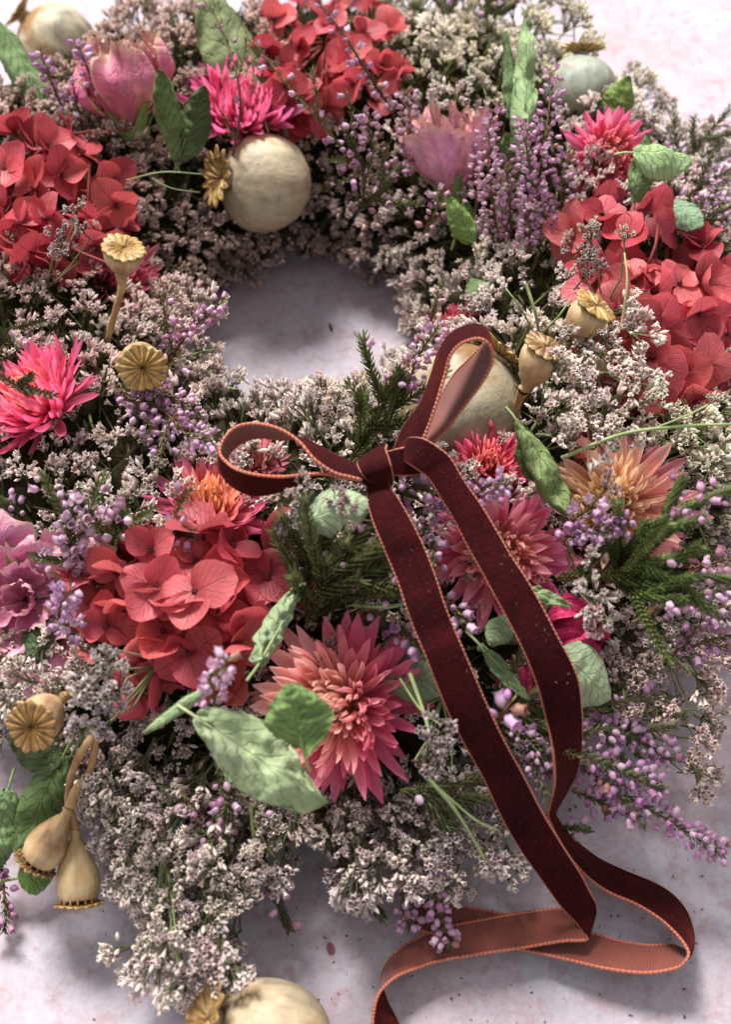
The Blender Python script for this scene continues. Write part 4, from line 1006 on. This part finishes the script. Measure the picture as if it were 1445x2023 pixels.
H([(1120,450,5.2),(1110,370,6.4),(1125,300,7.0)], 'short pale lilac heather spike directly against the pink spiky strawflower', 26, 'bc88b4', 20, .18, '5a5a38', .38, .1, 43)
H([(985,480,4.8),(975,400,6.2),(965,310,7.2),(972,215,7.9)], 'dusty rose heather spike between pale pink rose and tall rolled leaf', 46, 'b88098', 30, .18, '4a4430', .42, .05, 44, land='dusty rose heather spike')
H([(1010,480,4.6),(1008,400,5.8),(1000,310,6.6)], 'shadowed dusty heather spike between the two denser lilac ones', 28, 'a87088', 20, .18, '4a4430', .38, .05, 45)
H([(930,470,4.8),(945,380,5.8),(950,300,6.4)], 'brownish pink heather spike directly behind the pale pink rose', 22, 'a87078', 20, .18, '4a4430', .36, .1, 451)
H([(770,210,5.6),(730,150,7.4),(680,70,8.4),(610,-20,9.0)], 'thin dark heather stem with sparse lilac buds crossing the blurred far coral hydrangea', 20, 'c49ac4', 40, .16, '4c4a34', .3, .05, 46, 0, '4a3a2c', 'thin dark heather stem')
H([(720,350,4.6),(650,260,6.8),(570,170,7.8),(500,80,8.4)], 'thin bare heather stem leaning over the magenta strawflower', 8, 'd0a0c0', 50, .2, '6a7448', .3, .2, 47, 2, '6a5a38')
H([(455,330,4.2),(475,200,7.4),(440,60,8.6),(380,-30,9.0)], 'fine brown heather stem fanning up over the large olive leaf', 6, 'a87a90', 20, .2, '6a6444', .3, .3, 48, 2, '6a4a3c')
H([(200,200,6.2),(170,130,7.6),(150,80,8.2)], 'short purple heather tip in front of the fuzzy far corner pod', 18, 'a868b8', 16, .15, '4f6040', .28, .1, 49, land='purple tip before fuzzy pod')
H([(130,230,5.4),(100,160,6.8),(78,100,7.6)], 'purple heather tip beside the dark corner leaf', 18, 'a468b4', 16, .15, '4f6040', .28, .1, 50)
H([(165,260,5.2),(150,200,6.4),(140,150,7.0)], 'small purple heather tip between the other two purple tips by the fuzzy pod', 9, 'a070b0', 20, .15, '4f6040', .25, .2, 501)
H([(330,720,4.8),(375,655,6.2),(440,595,7.2)], 'pink heather sprig reaching into the open centre of the wreath', 26, 'c88cb4', 44, .16, '55603a', .3, .2, 52, 1, land='pink sprig over centre')
H([(250,790,5.6),(320,810,6.2),(370,860,6.4),(420,870,6.3)], 'lilac heather buds above the white sprigs beside the end on golden poppy head', 34, 'b080bc', 30, .2, '5f7a3c', .45, .1, 53, 2, land='lilac buds by golden disc')
H([(290,770,5.4),(350,790,5.8),(395,830,5.8)], 'second lilac heather sprig just below the end on golden poppy head', 22, 'b488bc', 26, .2, '5f7a3c', .4, .1, 54)
H([(235,760,5.6),(265,800,6.2),(300,850,6.4)], 'small lilac sprig between hot pink strawflower and golden disc poppy head', 14, 'b488bc', 26, .25, '5f8a3c', .3, .3, 541)
H([(340,700,4.4),(400,730,4.6),(460,770,4.4)], 'thin green sprig with drooping white buds over the open centre', 8, 'e8dce0', 20, .3, '88a464', .35, .4, 55, 2, '8aa068', bs=.9)
H([(700,900,5.2),(735,850,6.4),(770,775,7.4),(790,735,7.8)], 'upright green needled heather sprig in front of the dusky pod', 4, 'c890c0', 130, .34, '4a7a2a', .3, .8, 56, 3, '6a4a30', 'upright green heather', )
H([(760,870,5.4),(780,800,6.8),(800,745,7.4)], 'green needled heather twig leaning against the dusky round pod', 3, 'c890c0', 90, .34, '4a7a2a', .3, .8, 561, 2, '6a4a30')
H([(800,790,6.6),(825,710,7.6),(870,640,8.4)], 'cluster of pink white heather bells beside the upright ribbon loop', 34, 'd8a4c4', 26, .2, '5f7a3c', .45, .0, 57, land='pink white bells by loop')
H([(850,640,6.4),(860,600,7.0),(875,545,7.2)], 'slender bare heather tip rising above the pink white bells', 2, 'c890a0', 30, .18, '6f6a44', .2, .5, 571, 0)
H([(610,1230,5.6),(640,1150,6.9),(680,1090,7.4),(740,1040,7.6)], 'dark green fan of needled heather foliage below the pale leaf under the knot', 3, 'a88a90', 150, .36, '3c5226', .3, .5, 58, 6, '4a3a28', 'dark green heather fan')
H([(600,1180,5.6),(620,1100,6.9),(640,1050,7.3)], 'dark needled heather twig between coral hydrangea and pale leaf', 2, 'a88a90', 110, .36, '35481f', .3, .5, 59, 4, '4a3a28')
H([(640,1210,5.4),(700,1150,6.8),(765,1120,7.2)], 'olive needled heather twig reaching toward the ribbon', 3, 'a890a0', 120, .36, '4c6430', .3, .5, 60, 5, '4a3a28')
H([(690,1240,5.2),(760,1190,6.2),(800,1160,6.2)], 'lilac heather bells half hidden beside the shorter ribbon tail', 16, 'a878b0', 40, .2, '4c5a30', .4, .3, 61, 1)
H([(760,1250,5.2),(800,1250,6.0),(835,1285,6.3)], 'lilac heather peeking from behind the ribbon above the leaf strip', 14, 'a078b0', 30, .2, '4c5a30', .3, .2, 611)
H([(900,1000,6.6),(940,975,7.6),(1000,955,7.9)], 'purple heather buds between the ribbon tail and hot pink strawflower', 26, 'a868b4', 26, .18, '5a6a34', .38, .0, 62, 0, land='purple buds beside the tail')
H([(780,960,6.8),(830,965,7.4),(880,975,7.4)], 'purple heather buds in the gap between the two ribbon tails', 20, 'a46cae', 30, .2, '5a6a34', .38, .1, 63, 1)
H([(830,1010,6.6),(850,1060,6.9),(860,1120,6.9)], 'pale lilac heather next to the shorter ribbon tail', 18, 'c0a0c4', 24, .2, '5a6a34', .35, .0, 64)
H([(880,1180,5.8),(905,1210,6.2),(925,1240,6.0)], 'grey lilac heather tip between the two ribbon tails', 12, 'b8a4c0', 20, .2, '5a6a34', .3, .0, 641)
H([(1120,1060,6.6),(1180,1045,7.6),(1245,1035,7.9)], 'row of violet heather bells crossing the cream centred strawflower', 26, 'a878b8', 30, .18, '6a6a3a', .28, .0, 65, 0, land='violet row on cream strawflower')
H([(1110,1045,6.6),(1150,1015,7.5),(1185,995,7.9)], 'short violet heather sprig on the cream centred strawflower', 10, 'a078b4', 20, .18, '6a6a3a', .25, .0, 66)
H([(1210,1130,6.2),(1270,1060,7.6),(1340,1010,8.0),(1450,965,8.0)], 'bright green heather sprig ending in pink bells past the cream strawflower', 20, 'd4a0c0', 150, .26, '4a8428', .34, .55, 67, 3, '7a4a30', 'green sprig with pink bells')
H([(1215,1130,6.2),(1250,1080,7.4),(1275,1035,7.8)], 'short bright green heather twig touching the cream strawflower', 0, 'd4a0c0', 100, .26, '4a8428', .3, .5, 68, 2, '7a4a30')
H([(1100,1140,5.8),(1215,1135,6.9),(1290,1110,7.6),(1390,1088,7.6)], 'bright green heather twig with lone pink buds', 3, 'e4b0d0', 150, .26, '4c8a2a', .3, .75, 69, 4, '7a4a30', 'green twig with lone buds')
H([(1215,1138,6.2),(1310,1140,7.2),(1445,1145,7.2)], 'long bright green heather twig reaching the edge of the frame', 2, 'e4b0d0', 170, .26, '437a26', .3, .8, 70, 4, '7a4a30')
H([(1215,1145,6.2),(1270,1175,7.0),(1350,1185,7.2)], 'bright green heather twig bending down below its neighbours', 1, 'e4b0d0', 130, .26, '4a8a2a', .3, .8, 71, 3, '7a4a30', 'down bent green twig')
H([(1380,1120,5.8),(1420,1110,6.4),(1470,1100,6.4)], 'salmon pink heather bells at the edge of the frame', 14, 'd09aa8', 20, .18, '6a6a3a', .3, .0, 72)
H([(1250,1230,4.6),(1350,1180,5.0),(1450,1160,5.0)], 'lilac heather sprig in shade below the long green twig', 26, 'a878a8', 40, .2, '4c5a34', .4, .2, 73, 2)
H([(1330,1290,3.4),(1390,1270,3.9),(1460,1250,3.9)], 'purple heather sprig at the outer edge over the table', 28, 'a070b0', 40, .2, '4c5a34', .45, .2, 74, 2)
H([(1100,1480,3.2),(1200,1550,3.2),(1320,1620,2.6),(1432,1690,1.9)], 'longest mauve heather sprig stretching over the table beyond the ribbon', 66, 'bc7cbc', 90, .2, '4c6434', .36, .12, 75, 0, '5a5a34', 'longest mauve heather sprig')
H([(1060,1440,3.8),(1160,1490,4.0),(1250,1530,3.6),(1310,1560,3.2)], 'mauve heather sprig lying just above the longest one', 44, 'b078b4', 80, .2, '4c6434', .36, .1, 76, 2, '5a5a34', 'mauve sprig above the longest')
H([(1090,1390,3.8),(1180,1430,3.9),(1260,1460,3.4),(1330,1500,3.0)], 'mauve heather sprig near the pale smooth leaf, over the table', 44, 'a470a8', 80, .22, '3f5a30', .38, .2, 77, 3, '5a5a34', 'mauve sprig near smooth leaf')
H([(1130,1560,2.4),(1200,1590,2.2),(1260,1610,1.8)], 'short mauve heather tuft underneath the longest sprig', 18, 'b478b8', 40, .2, '4c6434', .3, .2, 78, 1)
H([(1010,1440,4.2),(1060,1480,4.2),(1090,1520,3.8)], 'lilac heather between the two hanging ribbon tails', 26, 'b08ab4', 50, .26, '48602e', .4, .1, 79, 2)
H([(960,1420,4.0),(1020,1400,4.3),(1070,1410,3.6)], 'dark green needled heather between the two ribbon tails', 3, 'c080c8', 110, .34, '3c5a28', .4, .1, 80, 3)
H([(985,1430,5.2),(998,1405,5.9),(1012,1385,6.2)], 'three plump violet heather bells between the ribbon tails', 5, 'c07ccc', 6, .2, '8a9a44', .24, .2, 81, bs=1.4)
H([(1090,1640,1.4),(1130,1635,1.5),(1165,1640,1.3)], 'tiny dark heather tip poking out under the twisted ribbon tail', 5, 'a070a8', 40, .16, '34482c', .2, .0, 82)
H([(840,1600,2.8),(850,1700,2.2),(865,1800,1.3),(885,1870,.9)], 'pale lilac heather sprig hanging down across the satin ribbon', 34, 'c49ac0', 50, .2, '4a5230', .34, .25, 83, 0, '4a3a2c', 'lilac sprig across satin ribbon')
H([(780,1600,2.6),(790,1700,2.0),(800,1790,1.2),(812,1835,.9)], 'pale lilac heather sprig hanging just short of the satin ribbon', 26, 'c0a0c4', 50, .2, '4a5230', .34, .25, 84, 0, '4a3a2c')
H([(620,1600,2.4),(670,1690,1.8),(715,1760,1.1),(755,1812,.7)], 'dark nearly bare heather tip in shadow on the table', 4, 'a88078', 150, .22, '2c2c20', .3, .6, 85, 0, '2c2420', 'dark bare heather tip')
H([(500,1650,1.8),(535,1740,1.2),(572,1838,.6)], 'small dark heather tip with a few pink bells lying on the table', 8, 'c87c90', 120, .2, '2c3024', .3, .3, 86, 0, '2c2420')
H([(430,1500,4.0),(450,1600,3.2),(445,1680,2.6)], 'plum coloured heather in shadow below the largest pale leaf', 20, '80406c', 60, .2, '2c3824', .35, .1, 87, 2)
H([(360,1560,3.2),(400,1640,2.8),(430,1700,2.2)], 'plum heather buds among the pale sprigs above the table', 10, '8a4a7c', 30, .2, '3c4a2c', .35, .1, 88)
H([(150,1250,5.4),(115,1215,6.6),(140,1160,7.2)], 'lilac heather bells lying across the open pink rose', 30, 'b498cc', 14, .16, '6a7a44', .38, .0, 89, land='lilac bells across open rose')
H([(170,1130,5.2),(140,1080,6.2),(140,1020,6.8),(160,990,7.0)], 'heather sprig with plump white lilac bells and green needles above the open rose', 30, 'd8c8d4', 90, .26, '4c7a2c', .34, .1, 90, 3, land='plump white heather bells', bs=1.25)
H([(220,1080,5.4),(230,1040,6.4),(245,1020,6.8)], 'short white lilac heather tuft above the veined coral hydrangea', 14, 'dcc0cc', 70, .26, '4c7a2c', .34, .2, 91, 2, bs=1.25)
H([(60,1040,5.0),(30,1010,5.8),(5,990,6.0)], 'lilac heather buds at the edge of the frame above the open rose', 14, 'b898c4', 50, .24, '4c7a2c', .34, .2, 92, 1)
H([(330,1040,5.6),(350,1050,6.2),(380,1055,6.5)], 'faded lilac heather tip under the yellow and magenta strawflower', 12, 'c4b0cc', 40, .24, '4a6a34', .34, .2, 93, 1)
H([(430,1400,6.2),(418,1350,7.4),(450,1300,8.1)], 'heather sprig of white and pink bells dangling over the loose orange floret', 22, 'dcbcd0', 20, .2, '8a9a44', .34, .0, 94, land='white bells over orange floret', bs=1.2)
H([(60,780,6.2),(40,760,7.4),(60,745,7.8)], 'small dark green heather tip in front of the hot pink strawflower', 2, 'b080b8', 60, .2, '2f4a22', .3, .0, 95, 2)
H([(0,1700,.9),(10,1790,.7),(8,1840,.5)], 'magenta heather bells on the table at the edge of the frame', 14, 'a05a88', 30, .2, '3c4a2c', .3, .0, 96)
H([(1340,380,3.2),(1380,290,4.4),(1445,215,5.4)], 'grey green seeding sprig arching out at the far edge of the wreath', 10, 'a8a080', 60, .3, '7f8a68', .3, .1, 97, 4, '7a7f58', 'arching grey green sprig')
H([(1300,440,4.6),(1370,380,5.4),(1450,330,5.8)], 'lilac heather among pale sprays behind the rounded coral hydrangea', 26, 'b890b8', 60, .24, '5f7040', .45, .2, 98, 3)
H([(1330,470,4.8),(1400,430,5.4),(1460,400,5.6)], 'purple heather just above the rounded coral hydrangea', 22, 'a07cb0', 60, .24, '5f7040', .45, .1, 99, 2)
H([(730,340,5.2),(700,300,6.2),(680,250,6.8)], 'dark heather with pink bells between the far hydrangea and pale pink rose', 20, 'c090b8', 50, .2, '4a5a30', .36, .1, 120, 2, land='dark heather by far hydrangea')
H([(790,350,5.0),(740,290,6.0),(720,220,6.6)], 'brown bell heather spike beside the far coral hydrangea', 30, 'a87c78', 30, .18, '4a4028', .4, .0, 121)
H([(820,320,5.2),(810,250,6.2),(800,180,6.8)], 'brown and pink heather spike just behind the pale pink rose', 30, 'b08890', 30, .18, '4a4028', .4, .0, 122)
H([(700,420,4.6),(750,380,5.4),(790,330,5.8)], 'shadowed green heather with few pink bells between round cream pod and pale rose', 14, 'b888a8', 90, .24, '3c5026', .4, .1, 123, 3)
H([(840,460,5.0),(860,420,5.6),(870,370,6.0)], 'rusty bell heather below the pale pink rose', 16, 'b08070', 30, .2, '4a4028', .3, .0, 124)
H([(900,60,5.4),(880,20,5.6),(870,-30,5.6)], 'dark green heather foliage among pale sprays at the far edge', 6, 'a87cb0', 110, .3, '45582c', .4, .1, 125, 3)
H([(960,60,5.4),(985,10,5.8),(990,-30,6.0)], 'blurred green heather twig near the tall rolled leaf at the far edge', 6, 'a87cb0', 110, .3, '45582c', .4, .1, 126, 3)
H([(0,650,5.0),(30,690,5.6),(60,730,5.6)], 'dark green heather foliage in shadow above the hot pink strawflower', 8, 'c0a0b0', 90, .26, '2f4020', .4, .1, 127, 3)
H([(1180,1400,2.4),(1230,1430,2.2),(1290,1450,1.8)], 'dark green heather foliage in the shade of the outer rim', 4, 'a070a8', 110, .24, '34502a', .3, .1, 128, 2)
H([(790,1560,3.6),(860,1580,3.4),(900,1610,3.0)], 'dark green foliage twig below the two-tone strawflower', 2, 'a070a8', 120, .32, '2c4020', .3, .1, 129, 3)

# long green flower stems laid over the wreath
def long_stem(path, label, c='8fa06a', r=.05, br=()):
    pts = [at(*p) for p in path]; base = pts[0]
    o = thing('green_stem', label, 'stem', base, None, 'loose green stems', px=(path[len(path)//2][0], path[len(path)//2][1]))
    mb = MB(); cur = catmull([p-base for p in pts], 8); mb.tube(cur, [r*(1-.4*k/len(cur)) for k in range(len(cur))], 6, lin(c))
    ob('stalk', mb.build('stalk', 'stem'), o)
    for b in br:
        mb = MB(); mb.tube(catmull([at(*p)-base for p in b], 6), r*.55, 5, lin(c)); ob('side_shoot', mb.build('side_shoot', 'stem'), o)
long_stem([(1110,905,7.2),(1230,858,7.8),(1350,842,7.8),(1450,838,7.8)], 'long pale green stem crossing above the cream centred strawflower', br=[[(1290,848,7.8),(1360,820,8.0),(1400,800,8.0)]])
long_stem([(1040,560,7.4),(1060,625,6.8),(1068,680,5.6)], 'green stalk fork holding white sprigs above the urn poppy heads', br=[[(1068,680,5.6),(1030,610,6.8),(1000,570,7.2)], [(1070,660,6.0),(1100,630,6.8),(1130,590,7.2)]])
long_stem([(1230,640,7.9),(1240,560,8.6),(1235,500,8.8)], 'thin stalk carrying a single white sprig tip across the coral hydrangea', c='a09a68', r=.04)
long_stem([(700,1165,6.0),(770,1170,6.6),(830,1172,6.8)], 'pale green stem disappearing under the shorter ribbon tail', r=.10)
long_stem([(700,1195,5.8),(770,1198,6.3),(830,1185,6.4)], 'thin stem under the pale green one by the dark heather fan', r=.06)
long_stem([(830,1520,4.8),(900,1600,4.2),(960,1700,3.0)], 'branching green stem leading down to the lowest white tuft near the ribbon', br=[[(870,1560,4.5),(940,1620,4.0),(985,1640,3.4)]])
long_stem([(495,1590,3.4),(500,1640,2.8),(505,1710,1.9)], 'thin green stem hanging below the largest pale leaf', br=[[(498,1610,3.2),(520,1660,2.6),(540,1690,2.2)]])
long_stem([(810,1330,6.2),(835,1400,5.9),(850,1450,5.8)], 'forked green stem above the grey sprigs beside the two-tone strawflower', br=[[(790,1340,6.2),(830,1400,5.9),(868,1430,5.9)]])
long_stem([(250,356,5.5),(320,340,6.0),(400,344,5.8)], 'straight green stem running toward the gold star crown', r=.028, br=[[(300,352,5.6),(340,372,5.5),(395,380,5.4)]])
long_stem([(1310,1370,2.6),(1370,1450,2.0),(1390,1560,1.2)], 'thin arching stalk over the table beyond the mauve heather', c='7f8a5c', r=.04, br=[[(1330,1400,2.4),(1390,1410,2.0),(1410,1480,1.6)]])
long_stem([(100,1560,2.4),(160,1460,3.6),(190,1420,4.2)], 'shadowed green stalk by the stems of the hanging poppy heads', c='5f6f44', r=.04)

# ------------------------------------------------------------------ crumbs fallen on the table
def crumb(px, L, W, c, label, ang, name='fallen_petal'):
    s = sheet(L, W, lambda v: math.sin(math.pi*(v*.9+.05))**.8, .5, .5, 0, 5, 7, .03, int(px[0]), None)
    P = at(px[0], px[1], .03); o = thing(name, label, name.split('_')[1], P, Matrix.Rotation(ang, 3, 'Z'), mesh=s.build(name, 'rose'), color=lin(c), px=px)
crumb((655,1885), .28, .11, '9a6470', 'single dropped mauve petal on the bare table below the wreath', .2)
crumb((656,655), .34, .05, '3a3038', 'dark dropped needle on the table in the open centre of the wreath', .25, 'fallen_needle')
mb = MB(); rc = np.random.RandomState(8)
for k in range(340):
    x, y = rc.uniform(180, 1400), rc.uniform(1560, 2020); P = at(x, y, .02); s_ = rc.uniform(.012, .035)
    mb.add([P+rc.normal(0, 1, 3)*s_*np.array([1, 1, .3])+np.array([0, 0, s_*.3]) for _ in range(4)], [(0, 1, 2), (0, 2, 3), (0, 3, 1), (1, 3, 2)], mix(lin('5a3f38'), lin('a08080'), rc.rand()))
o = ob('plant_crumbs', mb.build('plant_crumbs', 'stem')); o['kind'] = 'stuff'; o['category'] = 'crumbs'; o['label'] = 'fine plant crumbs scattered over the bare table near the ribbon'

# ------------------------------------------------------------------ labels for the sea lavender, told by what they stand between
def two(px):
    d = sorted(LAND, key=lambda L: (L[0][0]-px[0])**2+(L[0][1]-px[1])**2); return d[0][1], d[1][1]
buckets = {}
for (o, px, pp) in SPR: buckets.setdefault(two(px), []).append((px[1], o))
ORD = ['top', 'second', 'third', 'fourth', 'fifth', 'sixth', 'seventh', 'eighth']
for (a, b), lst in buckets.items():
    lst.sort(key=lambda t_: t_[0])
    for k, (_, o) in enumerate(lst):
        w = 'lone' if len(lst) == 1 else (ORD[k] if k < len(lst)-1 else 'lowest')
        o['label'] = f'{w} sea lavender sprig {"by"} {a}, toward {b}'
for o_, _p in THINGS:
    if len(o_['label'].replace('-', ' ').split()) > 16: print('LONG', o_['label'])
print('SPRIGS', len(SPR), 'clusters', len(cand), 'objects', len(bpy.data.objects))
